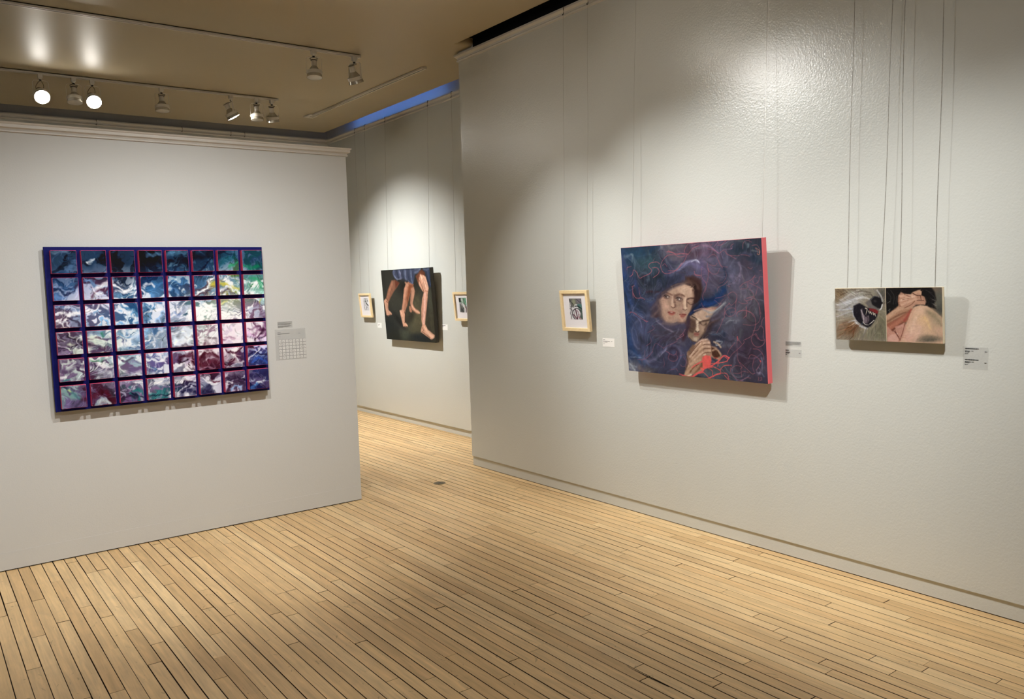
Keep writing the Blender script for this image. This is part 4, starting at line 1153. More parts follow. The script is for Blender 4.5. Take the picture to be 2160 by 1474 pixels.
OPS_DOG = [
('e',(202,119,289,193,-20),(150,138,122),0.9,0.6),
('e',(484,89,317,127,-10),(160,156,146),0.9,0.6),
('e',(99,166,113,210,0),(142,124,100),0.9,0.6),
('e',(173,438,178,195,0),(176,174,170),0.9,0.6),
('e',(329,278,241,96,-20),(192,194,200),0.8,0.6),
('e',(149,647,212,147,0),(166,156,142),0.8,0.6),
('e',(313,774,179,146,0),(128,96,72),0.9,0.6),
('e',(92,810,148,131,0),(150,128,108),0.8,0.6),
('e',(763,640,223,239,0),(142,136,120),0.9,0.6),
('e',(692,865,257,128,0),(138,134,118),0.9,0.6),
('e',(920,153,93,171,0),(104,100,94),0.95,0.6),
('e',(907,734,95,238,0),(120,118,100),0.8,0.6),
('s',[36,71,222,41,421,27],25.9,25.9,(120,104,86),0.6,0.8),
('s',[114,231,335,120,567,74],32.4,32.4,(208,206,204),0.6,0.8),
('s',[43,326,213,278,415,199,581,153],29.3,29.3,(214,216,222),0.6,0.8),
('s',[4,455,176,390,363,294],26.2,26.2,(120,112,102),0.5,0.8),
('s',[56,423,242,406,359,390],22.9,22.9,(196,200,208),0.7,0.8),
('s',[34,552,240,470,357,453],26.3,26.3,(206,208,214),0.6,0.8),
('s',[118,135,254,73],22.6,22.6,(96,78,60),0.6,0.8),
('s',[419,74,567,59,713,91],25.5,25.5,(106,98,88),0.6,0.8),
('s',[581,137,712,122,775,185],22.2,22.2,(96,88,82),0.6,0.8),
('s',[448,199,613,184,709,216],25.5,25.5,(224,224,226),0.7,0.8),
('s',[267,646,402,613,467,676],26.1,26.1,(210,210,216),0.7,0.8),
('s',[401,645,498,724,629,770],29.1,29.1,(214,218,228),0.8,0.8),
('s',[96,713,267,646,400,693],23.0,23.0,(150,120,96),0.6,0.8),
('s',[194,809,316,710,432,709],23.0,23.0,(110,70,44),0.6,0.8),
('s',[342,936,380,774,466,708],22.9,22.9,(104,66,44),0.6,0.8),
('s',[458,967,495,837,547,771],19.6,19.6,(176,164,146),0.6,0.8),
('s',[558,965,594,851,629,786],19.5,19.5,(150,140,124),0.6,0.8),
('s',[695,769,829,640,864,514],19.2,19.2,(170,162,144),0.5,0.8),
('s',[758,896,859,767,926,639],19.3,19.3,(112,108,94),0.5,0.8),
('s',[19,943,159,858,246,792],23.2,23.2,(128,104,84),0.6,0.8),
('s',[65,649,8,796],19.7,19.7,(178,170,158),0.5,0.8),
('s',[824,847,938,845],16.0,16.0,(160,154,138),0.5,0.8),
('s',[277,358,342,421,371,549],22.6,22.6,(186,192,206),0.7,0.8),
('s',[268,136,386,73,486,43],16.1,16.1,(230,228,224),0.5,0.8),
('p',[369,342,495,286,592,341,640,373,770,388,850,451,832,514,764,641,696,721,630,751,549,707,435,629,372,517,359,405],(24,22,30),1,12.9),
('p',[610,278,710,200,806,247,902,278,915,388,834,419,673,373],(96,92,92),0.9,15.9),
('e',(837,254,94,86,20),(18,17,20),1,0.2),
('p',[709,216,776,153,872,177,942,278,899,388,835,372,740,310],(22,20,24),0.95,12.6),
('e',(797,247,34,25,0),(60,56,58),0.8,0.6),
('s',[726,216,792,157,872,172],12.6,12.6,(80,84,96),0.7,0.5),
('p',[673,381,802,396,858,435,832,490,752,451,688,428],(118,38,40),0.95,9.5),
('p',[508,405,541,389,555,468,603,547,669,515,675,610,632,674,567,659,528,548],(120,108,116),0.9,9.6),
('s',[524,421,561,548,567,643],16.0,16.0,(190,180,184),0.7,0.5),
('s',[620,515,651,579,632,658],28.8,28.8,(60,50,58),0.7,0.5),
('s',[607,381,639,404,612,499],22.3,6.4,(226,214,196),0.9,0.5),
('s',[671,436,686,483],22.3,6.4,(226,214,196),0.9,0.5),
('s',[703,451,727,499],22.2,6.4,(226,214,196),0.9,0.5),
('s',[752,467,767,514],22.2,6.3,(226,214,196),0.9,0.5),
('s',[784,483,799,530],22.2,6.3,(226,214,196),0.9,0.5),
('s',[765,609,698,666,673,682],15.9,6.4,(222,214,206),0.9,0.5),
('s',[550,643,599,691,664,698],16.1,6.4,(222,214,206),0.9,0.5),
('s',[933,310,916,372,883,411],21.9,21.9,(206,206,206),0.9,0.5),
('s',[377,358,357,469,403,597,532,716,630,751],12.9,12.9,(150,156,170),0.6,0.5),
('s',[843,45,920,169,935,247],28.1,28.1,(190,190,192),0.7,0.5),
('s',[779,29,841,107,872,169],25.0,25.0,(120,116,112),0.7,0.5),
('s',[408,323,491,294],9.6,9.6,(60,56,60),0.7,0.5),
('s',[516,692,550,659],19.4,19.4,(60,66,80),0.8,0.5)]
N_DOG = 36
OPS_KNEE = [
('e',(952,234,114,229,0),(92,92,84),1,0.6),
('e',(961,425,71,114,0),(70,70,66),0.9,0.6),
('p',[-8,0,817,-3,872,87,897,220,852,309,893,382,765,354,621,325,397,357,164,514,-10,502],(18,17,18),1,15.9),
('s',[30,79,92,173,74,282],12.6,12.6,(60,58,58),0.7,0.5),
('s',[94,48,155,158,137,298],12.6,12.6,(60,58,58),0.7,0.5),
('s',[772,86,856,161,882,235],11.7,11.7,(60,58,58),0.7,0.5),
('s',[798,190,868,235,852,309],11.7,11.7,(60,58,58),0.7,0.5),
('s',[810,280,881,309],11.6,11.6,(60,58,58),0.7,0.5),
('s',[202,158,184,297],12.4,12.4,(60,58,58),0.7,0.5),
('s',[729,56,829,102],11.8,11.8,(60,58,58),0.7,0.5),
('s',[26,283,75,251],9.5,9.5,(130,128,124),0.7,0.5),
('s',[40,423,72,392,55,454],9.4,9.4,(130,128,124),0.7,0.5),
('s',[826,220,882,235],8.7,8.7,(130,128,124),0.7,0.5),
('s',[838,294,894,323],8.7,8.7,(130,128,124),0.7,0.5),
('p',[-10,518,214,344,246,297,488,326,486,417,241,543,3,673],(168,128,104),1,12.6),
('s',[21,548,244,390,458,342],62.9,62.9,(200,164,138),0.7,0.5),
('s',[20,626,241,497,456,418],34.6,34.6,(120,84,66),0.7,0.5),
('p',[3,673,241,543,472,387,516,417,422,600,237,697,79,826,7,906],(146,92,74),1,12.6),
('s',[17,766,208,636,409,494],62.8,62.8,(176,116,96),0.7,0.5),
('s',[15,860,175,730,331,633],28.2,28.2,(96,54,42),0.8,0.5),
('s',[456,402,394,510,331,603],39.2,39.2,(150,70,62),0.7,0.5),
('p',[233,143,281,81,342,113,447,129,493,83,583,54,642,70,640,145,697,175,724,265,694,310,548,311,457,372,245,343,224,235],(184,142,120),1,12.4),
('s',[264,158,371,144,477,144],40.1,40.1,(206,168,146),0.85,0.5),
('s',[278,235,401,190,521,160],40.0,40.0,(214,178,156),0.85,0.5),
('s',[291,312,430,251,550,205],39.9,39.9,(208,168,144),0.85,0.5),
('s',[523,99,612,69,626,115],39.1,39.1,(196,156,130),0.85,0.5),
('s',[580,175,668,175,696,250],35.8,35.8,(170,128,108),0.85,0.5),
('s',[548,281,666,265,695,295],32.9,32.9,(186,142,118),0.85,0.5),
('s',[493,106,566,145,625,145],13.6,13.6,(60,36,30),0.85,0.5),
('s',[341,128,461,174],12.2,12.2,(120,80,64),0.85,0.5),
('s',[309,220,431,190],10.7,10.7,(120,80,64),0.85,0.5),
('s',[564,235,682,235],13.4,13.4,(84,54,44),0.85,0.5),
('s',[248,174,231,266,260,343],21.6,21.6,(150,104,84),0.85,0.5),
('s',[625,145,638,220],14.9,14.9,(110,74,60),0.85,0.5),
('s',[336,373,458,311,519,250],15.3,15.3,(130,90,72),0.85,0.5),
('s',[402,113,342,105],15.2,15.2,(40,28,26),0.85,0.5),
('p',[456,433,517,356,621,318,737,332,836,398,1001,542,1000,1000,216,1012,280,879,344,724,392,601],(206,172,146),1,12.1),
('e',(618,430,118,88,0),(216,180,156),0.8,0.6),
('e',(658,623,117,117,0),(214,178,136),0.8,0.6),
('e',(537,762,163,178,20),(216,178,160),0.7,0.6),
('e',(819,486,130,72,30),(150,134,108),0.8,0.6),
('e',(901,617,100,129,0),(160,144,120),0.8,0.6),
('e',(798,767,159,101,0),(204,172,142),0.8,0.6),
('e',(910,806,100,100,0),(196,162,140),0.8,0.6),
('e',(766,930,217,52,-6),(92,88,78),0.95,0.6),
('e',(738,887,131,43,0),(120,108,92),0.7,0.6),
('e',(385,904,105,105,0),(212,164,150),0.7,0.6),
('s',[516,387,422,600,327,816,246,1002],24.0,24.0,(196,150,130),0.6,0.9),
('s',[689,534,745,621,785,738],29.4,29.4,(222,188,136),0.6,0.9),
('s',[735,429,875,530,970,673],38.1,38.1,(140,126,104),0.6,0.9),
('s',[543,537,480,689,431,872],38.8,38.8,(222,188,168),0.6,0.9),
('s',[612,715,565,866,503,974],32.5,32.5,(214,176,160),0.6,0.9),
('s',[829,678,869,794,965,848],28.9,28.9,(178,152,128),0.6,0.9),
('s',[877,441,1000,556],17.3,17.3,(176,150,126),0.6,0.9),
('p',[2,704,111,809,237,697,331,633,360,693,295,878,231,1003,13,1007,6,922],(186,138,122),1,12.6),
('p',[14,929,78,865,157,854,202,913,216,1004,13,1007],(204,160,146),1,9.4),
('s',[158,792,203,882,247,957],15.5,15.5,(96,50,42),0.9,0.5),
('s',[127,793,188,852],12.4,12.4,(80,40,34),0.9,0.5),
('s',[175,730,283,695,328,755],40.2,40.2,(200,150,138),0.7,0.5),
('s',[346,633,296,817,239,972],15.2,15.2,(120,76,62),0.8,0.5),
('s',[188,837,203,852],12.3,12.3,(226,196,180),0.8,0.5)]
OPS_PRINT_A = [
('p',[-9,7,985,7,994,271,447,271,279,426,47,426],(96,94,96),0.9,24.0),
('e',(376,166,157,197,0),(150,156,130),0.9,0.6),
('e',(773,126,174,134,0),(130,124,136),0.9,0.6),
('p',[603,271,994,271,1017,477,736,502],(70,110,108),0.95,23.4),
('s',[438,375,671,375,967,502],61.8,61.8,(20,24,24),0.9,0.5),
('p',[736,502,1014,502,1004,991,762,991,904,726],(70,86,80),0.95,22.9),
('s',[428,502,623,477,805,577,863,751,729,944],53.5,53.5,(40,38,42),0.85,0.5),
('s',[428,502,227,627,213,824,389,991],61.1,61.1,(36,34,38),0.85,0.5),
('s',[464,527,524,726,577,968],83.8,83.8,(70,34,48),0.85,0.5),
('s',[575,577,681,677,699,872],75.8,75.8,(120,80,94),0.85,0.5),
('s',[341,627,364,824],67.9,67.9,(160,160,164),0.85,0.5),
('s',[609,627,785,775],52.8,52.8,(200,190,196),0.85,0.5),
('s',[28,60,290,271,357,426],47.8,47.8,(60,66,58),0.85,0.5),
('s',[6,477,118,527,71,677],53.6,53.6,(70,70,74),0.85,0.5),
('s',[-5,677,100,824,54,968],45.1,45.1,(80,80,84),0.85,0.5),
('s',[128,375,192,577],38.6,38.6,(50,50,52),0.85,0.5),
('s',[59,219,89,375],62.7,62.7,(225,225,230),0.85,0.5),
('s',[622,60,921,219],39.8,39.8,(60,58,64),0.85,0.5),
('s',[292,775,538,991],89.3,89.3,(96,60,76),0.85,0.5),
('s',[624,872,876,968],51.6,51.6,(190,140,150),0.85,0.5)]
OPS_PRINT_B = [
('s',[279,24,287,217,170,580,221,949],65.8,65.8,(110,112,106),0.9,0.5),
('s',[458,24,511,217,544,424],75.9,75.9,(60,66,58),0.9,0.5),
('s',[555,387,733,500,966,601],122.8,122.8,(44,50,48),0.9,0.5),
('s',[473,540,484,622],79.4,79.4,(90,96,90),0.9,0.5),
('s',[814,154,922,249],136.0,136.0,(110,116,112),0.9,0.5),
('s',[615,687,466,949],70.9,70.9,(90,92,90),0.9,0.5),
('s',[615,687,823,778,750,949],49.6,49.6,(120,122,120),0.9,0.5),
('s',[303,37,964,24],61.2,61.2,(150,154,150),0.9,0.5),
('s',[435,249,648,300],85.8,85.8,(80,84,80),0.9,0.5),
('s',[282,154,193,283],81.6,81.6,(140,146,130),0.9,0.5)]
OPS_PRINT_C = [
('p',[-6,5,970,5,1041,538,602,416,388,336,21,316],(120,150,130),0.9,19.4),
('p',[-9,24,317,24,324,256,58,316],(30,32,34),0.95,19.4),
('p',[641,43,1005,24,1044,497,822,456],(120,180,150),0.95,19.5),
('e',(357,138,65,131,0),(235,238,240),0.95,0.6),
('e',(549,216,99,198,0),(190,214,196),0.9,0.6),
('p',[55,336,577,663,582,984,3,962],(110,112,110),0.9,20.1),
('e',(402,853,212,212,0),(84,86,86),0.9,0.6),
('s',[203,336,246,579,163,919],60.3,60.3,(40,42,42),0.85,0.5),
('s',[346,376,467,621,606,747],67.3,67.3,(50,52,50),0.85,0.5),
('s',[639,62,685,336,887,579,1032,663],71.6,71.6,(30,40,36),0.85,0.5),
('s',[105,376,83,663,80,962],53.9,53.9,(200,206,204),0.85,0.5),
('s',[299,456,387,663],47.5,47.5,(190,190,176),0.85,0.5),
('s',[808,621,912,747,854,984],89.8,89.8,(90,66,66),0.85,0.5),
('s',[677,416,766,663],67.6,67.6,(206,196,180),0.85,0.5),
('s',[996,642,905,832],55.4,55.4,(60,40,44),0.85,0.5),
('s',[780,100,907,336],45.7,45.7,(60,110,84),0.85,0.5),
('s',[372,789,507,962],49.2,49.2,(40,42,44),0.85,0.5)]
OPS_SEA = [
('s',[181,258,230,200,276,222,309,243,341,229],16,8,(240,240,246),0.8,0.6),
('s',[266,258,309,258,352,287],12,12,(240,240,246),0.7,0.6),
('s',[393,258,415,229,436,243],10,10,(240,240,246),0.7,0.6),
('s',[160,294,192,265,219,258],14,14,(86,52,72),0.7,0.6),
('s',[160,65,176,61,192,65],8,8,(225,232,240),0.8,0.6),
('s',[65,145,86,101,108,80],30,30,(96,124,160),0.5,0.6),
('s',[0,22,32,14,65,7],14,14,(120,140,166),0.6,0.6),
('s',[382,29,415,87,382,116],26,26,(8,8,20),0.8,0.6),
('s',[542,72,575,87,691,29,745,14],20,20,(8,14,30),0.7,0.6),
('s',[436,29,531,29,607,22],16,16,(120,160,190),0.5,0.6),
('s',[659,130,702,72,775,36,829,14],10,10,(10,18,40),0.8,0.6),
('s',[829,123,862,101],12,12,(60,150,110),0.7,0.6),
('s',[897,109,946,123,968,109],16,16,(30,120,90),0.7,0.6),
('s',[786,101,819,72,851,58],24,24,(40,100,110),0.5,0.6),
('s',[724,229,775,251,819,251],16,16,(196,184,80),0.75,0.6),
('s',[840,251,873,258],12,12,(200,190,90),0.6,0.6),
('s',[653,294,680,265,713,258,718,214,734,200],12,12,(240,240,246),0.85,0.6),
('s',[648,309,680,280,724,272],8,8,(80,56,66),0.8,0.6),
('s',[775,294,808,272,840,251],10,10,(240,240,246),0.8,0.6),
('s',[775,301,819,280,851,287],6,6,(90,80,90),0.8,0.6),
('s',[924,200,957,214,989,258],16,16,(70,160,120),0.7,0.6),
('s',[914,229,946,243,978,272],12,12,(240,240,246),0.8,0.6),
('s',[0,400,32,393,65,414,127,386,171,371,203,342],14,14,(240,240,246),0.8,0.6),
('s',[43,429,65,487],6,6,(240,240,244),0.8,0.6),
('s',[43,414,76,443,103,487],8,8,(50,40,60),0.7,0.6),
('s',[287,400,292,403],12,12,(240,240,246),0.9,0.6),
('s',[314,403,322,407],16,16,(240,240,246),0.9,0.6),
('s',[330,443,352,451,393,443,425,414,469,400],10,10,(240,240,246),0.7,0.6),
('s',[569,451,585,451],14,14,(30,60,80),0.9,0.6),
('s',[510,443,553,400,596,357,659,349],10,10,(240,240,246),0.8,0.6),
('s',[521,414,553,429],8,8,(70,100,160),0.4,0.6),
('s',[648,371,691,357,734,386,797,371,851,378],9,9,(250,250,250),0.7,0.6),
('s',[648,393,691,383,734,407,797,393,851,399],9,9,(250,250,250),0.7,0.6),
('s',[648,414,691,409,734,429,797,414,851,419],9,9,(250,250,250),0.7,0.6),
('s',[648,436,691,435,734,451,797,436,851,439],9,9,(250,250,250),0.7,0.6),
('s',[648,458,691,461,734,472,797,458,851,459],9,9,(250,250,250),0.7,0.6),
('s',[770,378,792,364],14,14,(200,200,110),0.5,0.6),
('s',[973,386,989,349],8,8,(196,190,100),0.7,0.6),
('s',[946,393,978,407,1000,472],22,22,(110,86,112),0.7,0.6),
('s',[43,535,76,557,108,578],10,10,(40,30,44),0.8,0.6),
('s',[54,629,81,593,108,600],10,10,(30,24,40),0.8,0.6),
('s',[49,600,65,586],18,18,(214,222,208),0.8,0.6),
('s',[144,564,165,586],26,26,(216,226,216),0.7,0.6),
('s',[203,528,208,557],12,12,(60,130,100),0.6,0.6),
('s',[127,600,160,614,203,629],16,16,(80,56,80),0.7,0.6),
('s',[276,614,320,593,352,542],20,20,(240,240,246),0.6,0.6),
('s',[393,557,425,542,436,586,404,614],16,16,(240,240,246),0.6,0.6),
('s',[447,557,479,528],14,14,(240,240,246),0.5,0.6),
('s',[531,557,575,542,585,600,542,614],10,10,(240,242,248),0.5,0.6),
('s',[775,651,797,622,829,636],10,10,(140,100,130),0.6,0.6),
('s',[829,600,846,607],14,14,(240,240,246),0.8,0.6),
('s',[903,557,946,542,946,586,914,600],12,12,(130,90,124),0.6,0.6),
('s',[924,651,957,622,984,557],14,14,(50,20,44),0.8,0.6),
('s',[995,513,995,600],20,20,(110,70,110),0.7,0.6),
('s',[713,614,729,622],16,16,(110,96,104),0.6,0.6),
('s',[0,728,43,757,97,742,149,742,192,771,235,786],22,22,(90,76,104),0.7,0.6),
('s',[0,793,22,793],16,16,(240,240,246),0.8,0.6),
('s',[11,829,43,822],12,12,(60,130,130),0.7,0.6),
('s',[149,706,176,713],14,14,(90,150,110),0.7,0.6),
('s',[171,742,214,764,276,742],20,20,(240,240,246),0.7,0.6),
('s',[266,713,298,735,330,713],10,10,(60,40,64),0.6,0.6),
('s',[309,800,352,786],22,22,(120,100,140),0.6,0.6),
('s',[458,720,463,749],16,16,(240,240,246),0.7,0.6),
('s',[393,771,425,800],14,14,(70,120,150),0.5,0.6),
('s',[548,742,575,713,596,713,612,757],18,18,(66,26,42),0.85,0.6),
('s',[537,749,548,764,569,757,585,735],9,9,(40,20,34),0.9,0.6),
('s',[531,786,564,771,585,800,607,829],12,12,(240,240,246),0.8,0.6),
('s',[591,757,601,793,618,814],6,6,(40,20,34),0.8,0.6),
('s',[648,771,670,720,702,713,734,742],22,22,(70,26,40),0.8,0.6),
('s',[659,814,691,771,734,800],18,18,(90,46,62),0.7,0.6),
('s',[691,757,718,757],8,8,(200,190,206),0.7,0.6),
('s',[648,807,680,800,713,822],8,8,(180,150,170),0.6,0.6),
('s',[648,706,680,699,713,713],8,8,(240,240,246),0.7,0.6),
('s',[775,713,808,728,840,728,862,699],8,8,(60,20,40),0.85,0.6),
('s',[819,742,829,786,862,786],14,14,(240,240,246),0.7,0.6),
('s',[770,793,808,786],7,7,(60,50,70),0.7,0.6),
('s',[897,699,914,706],16,16,(60,20,40),0.8,0.6),
('s',[892,771,919,735,935,749,968,764,1000,757],8,8,(40,36,70),0.8,0.6),
('s',[903,786,924,757,946,728,957,699],8,8,(240,240,246),0.8,0.6),
('s',[924,814,957,793,978,807],14,14,(70,100,180),0.7,0.6),
('s',[0,884,32,906,65,957,81,964],8,8,(30,50,66),0.8,0.6),
('s',[32,899,54,942,76,957],18,18,(120,160,164),0.6,0.6),
('s',[32,906,38,913],8,8,(200,210,140),0.8,0.6),
('s',[86,957,149,942,192,913,225,971],26,26,(84,34,52),0.7,0.6),
('s',[181,906,171,942],8,8,(60,16,30),0.8,0.6),
('s',[149,986,176,978,203,993],14,14,(190,200,206),0.9,0.6),
('s',[320,942,341,928,363,942,415,957,458,964],16,16,(60,120,124),0.8,0.6),
('s',[309,957,330,978,382,957,436,971,490,964],7,7,(24,30,50),0.8,0.6),
('s',[255,971,287,978,320,986],16,16,(50,34,60),0.7,0.6),
('s',[393,884,436,877,542,870,596,884],14,14,(240,240,246),0.6,0.6),
('s',[393,920,447,913,531,906],10,10,(140,110,150),0.6,0.6),
('s',[553,986,585,957,618,964,659,971],26,26,(38,36,70),0.85,0.6),
('s',[680,971,686,935],34,34,(46,42,72),0.85,0.6),
('s',[691,957,724,993],20,20,(44,38,66),0.8,0.6),
('s',[691,870,713,906,745,913],8,8,(80,26,46),0.8,0.6),
('s',[680,884,697,913,734,928],10,10,(240,240,246),0.7,0.6),
('s',[775,928,819,899,851,957],24,24,(60,46,70),0.8,0.6),
('s',[775,971,808,964],16,16,(40,16,36),0.8,0.6),
('s',[786,993,819,978,840,993],10,10,(150,180,220),0.8,0.6),
('s',[770,942,786,928,808,949],8,8,(240,240,246),0.8,0.6),
('s',[903,913,935,899,978,899],26,26,(52,48,84),0.8,0.6),
('s',[930,964,957,957,973,949],12,12,(226,232,240),0.85,0.6),
('s',[903,993,935,971],14,14,(90,140,200),0.7,0.6),
('s',[957,986,989,957],18,18,(84,70,104),0.7,0.6)]

# ------------------------------------------------------------------ pictures
GAIN_A, GAIN_P, GAIN_C = .78, .96, .82   # keeps the paint's own tone under strong lamps

def frame_on(wall, s, z, out, lean=0.0, name="painting"):
    """an Empty whose x runs right, y up and z out of the wall; s = position along the wall"""
    if wall == 'P': r_, o_, loc = Vector((1, 0, 0)), Vector((0, -1, 0)), Vector((s, YP - out, z))
    elif wall == 'A': r_, o_, loc = Vector((0, -1, 0)), Vector((-1, 0, 0)), Vector((XA - out - (.008 if out > .01 else 0), s, z))
    else: r_, o_, loc = Vector((0, -1, 0)), Vector((-1, 0, 0)), Vector((XC - out, s, z))
    e = empty(name)
    m_ = Matrix((r_, Vector((0, 0, 1)), o_)).transposed().to_4x4(); m_.translation = loc
    e.matrix_world = m_ @ Matrix.Rotation(lean, 4, 'X')
    return e

PINK = plain("salmon_pink_edge_paint", (0.86, 0.165, 0.19), .5)
def canvas_picture(name, root, w, h, t, img, side_mat, gain):
    """stretched canvas: box body with painted sides and the picture on its front; front plane at z = 0"""
    MB().bbox(-w / 2, w / 2, -h / 2, h / 2, -t, -.0006, .0012).build("canvas", side_mat, root)
    MB().box(-w / 2 + .03, w / 2 - .03, -h / 2 + .03, h / 2 - .03, -t - .0005, -t + .004).build("backing", plain("backing_board", (.35, .27, .18), .8) if "backing_board" not in bpy.data.materials else bpy.data.materials["backing_board"], root)
    picture_mesh("painted_face", img, w - .001, h - .001, root, 0.0, gain)

# --- painting of the faces
c = Canvas(420, 316, (54, 52, 82))
k_ = OPS_FACES.index('WARP')
c.run(OPS_FACES[:k_]); c.warp(45, 7, 3); c.mottle(.34, 8, 5, octv=5); c.tone(.60, .98)
sw = field(420, 316, 4, 77, 2.6)
c.brush(420, 130, 16, sw, .4, 51, .32, .02); c.brush(260, 110, 5, sw, .5, 52, .5, .12); c.brush(120, 150, 3, sw, .3, 53, .5, .22)
c.warp(30, 12, 13)
c.run(OPS_FACES[k_ + 1:]); c.brush(520, 34, 5, field(420, 316, 6, 91, 1.0, -.9), .20, 92, .45, 0, lambda u, v: .26 < u < .72 and .26 < v < .95); c.brush(160, 60, 2.5, sw, .4, 54, .35, .08, lambda u, v: not (.25 < u < .72 and .27 < v < .9)); c.mottle(.10, 60, 9)
fp = frame_on('A', 3.111, 1.306, .090, math.radians(3.8), "painting")
canvas_picture("painting", fp, 1.022, .762, .040, c.a, PINK, GAIN_A)
tag(fp, "large blue and violet painting of women's faces with pink threads and salmon edges", "painting")

# --- painting of walking legs on the far wall
c = Canvas(232, 172, (40, 40, 36))
c.run(OPS_LEGS); c.mottle(.10, 30, 12)
lp = frame_on('C', 7.50, 1.291, .086, math.radians(2.9), "painting")
canvas_picture("painting", lp, 1.03, .755, .042, c.a, plain("dark_canvas_edge", (.035, .028, .018), .6), GAIN_C)
tag(lp, "dark painting of bare walking legs below blue drapery, on the far wall", "painting")

# --- pair of square paintings
PALE_EDGE = plain("pale_panel_edge", (.78, .66, .47), .55)
c = Canvas(170, 168, (150, 142, 128)); c.run(OPS_DOG[:N_DOG]); c.brush(700, 110, 12, lambda u, v: math.atan2(v - .42, u - .78) + .25 * math.sin(u * 9), .28, 56, .6); c.tone(1.0, 1.02, 1.25); c.run(OPS_DOG[N_DOG:]); c.brush(160, 70, 6, lambda u, v: math.atan2(v - .42, u - .78), .3, 57, .5, 0, lambda u, v: u < .33 or v > .8); c.mottle(.08, 40, 21, (1, .5))
dp = frame_on('A', 2.097, 1.297, .051, math.radians(3.5), "painting")
canvas_picture("painting", dp, .253, .248, .020, c.a, PALE_EDGE, GAIN_A)
tag(dp, "small square painting of a snarling animal's muzzle with bared teeth", "painting", "pair of square paintings side by side")
c = Canvas(170, 168, (120, 100, 84)); c.run(OPS_KNEE); c.brush(380, 60, 10, lambda u, v: -.75 + .8 * math.sin(u * 5), .13, 58, .45); c.mottle(.06, 40, 22)
kp = frame_on('A', 1.843, 1.297, .051, math.radians(3.5), "painting")
canvas_picture("painting", kp, .253, .248, .020, c.a, PALE_EDGE, GAIN_A)
tag(kp, "small square painting of a bruised knee with clasped hands and dark hair", "painting", "pair of square paintings side by side")

# --- framed prints
M_MAT = plain("white_mat_board", (.72, .70, .735), .8, spec=.2)
def framed_print(wall, s, z, out, lean, ops, label, w=.279, h=.276):
    root = frame_on(wall, s, z, out, lean, "framed_print")
    b, d = .022, .022
    fr = empty("frame"); fr.parent = root
    for nm, (x0, x1, y0, y1) in (("rail", (-w / 2, w / 2, h / 2 - b, h / 2)), ("rail", (-w / 2, w / 2, -h / 2, -h / 2 + b)),
                                 ("stile", (-w / 2, -w / 2 + b, -h / 2 + b, h / 2 - b)), ("stile", (w / 2 - b, w / 2, -h / 2 + b, h / 2 - b))):
        MB().bbox(x0, x1, y0, y1, -d, 0, .001).build(nm, M_FRAME, fr)
    MB().box(-w / 2 + .004, w / 2 - .004, -h / 2 + .004, h / 2 - .004, -d + .001, -d + .004).build("back_board", bpy.data.materials["backing_board"], root)
    MB().box(-w / 2 + b - .002, w / 2 - b + .002, -h / 2 + b - .002, h / 2 - b + .002, -.016, -.013).build("mat", M_MAT, root)
    c = Canvas(66, 80, (226, 226, 232)); c.run(ops)
    pw, ph = .126, .142
    picture_mesh("print", c.a, pw, ph, root, -.0124, .78, x0=-pw / 2 + .004, y0=-ph / 2 + .012)
    tag(root, label, "framed print", "small pale-framed prints")
    return root
framed_print('A', 4.129, 1.293, .062, math.radians(5), OPS_PRINT_A, "small pale-framed print with white mat at the right wall's far end")
framed_print('C', 8.515, 1.281, .066, math.radians(5), OPS_PRINT_B, "small black brushwork print in a pale frame, left of the painting of legs")
framed_print('C', 6.490, 1.281, .066, math.radians(5), OPS_PRINT_C, "small green and black print in a pale frame, partly hidden behind the right wall's end")

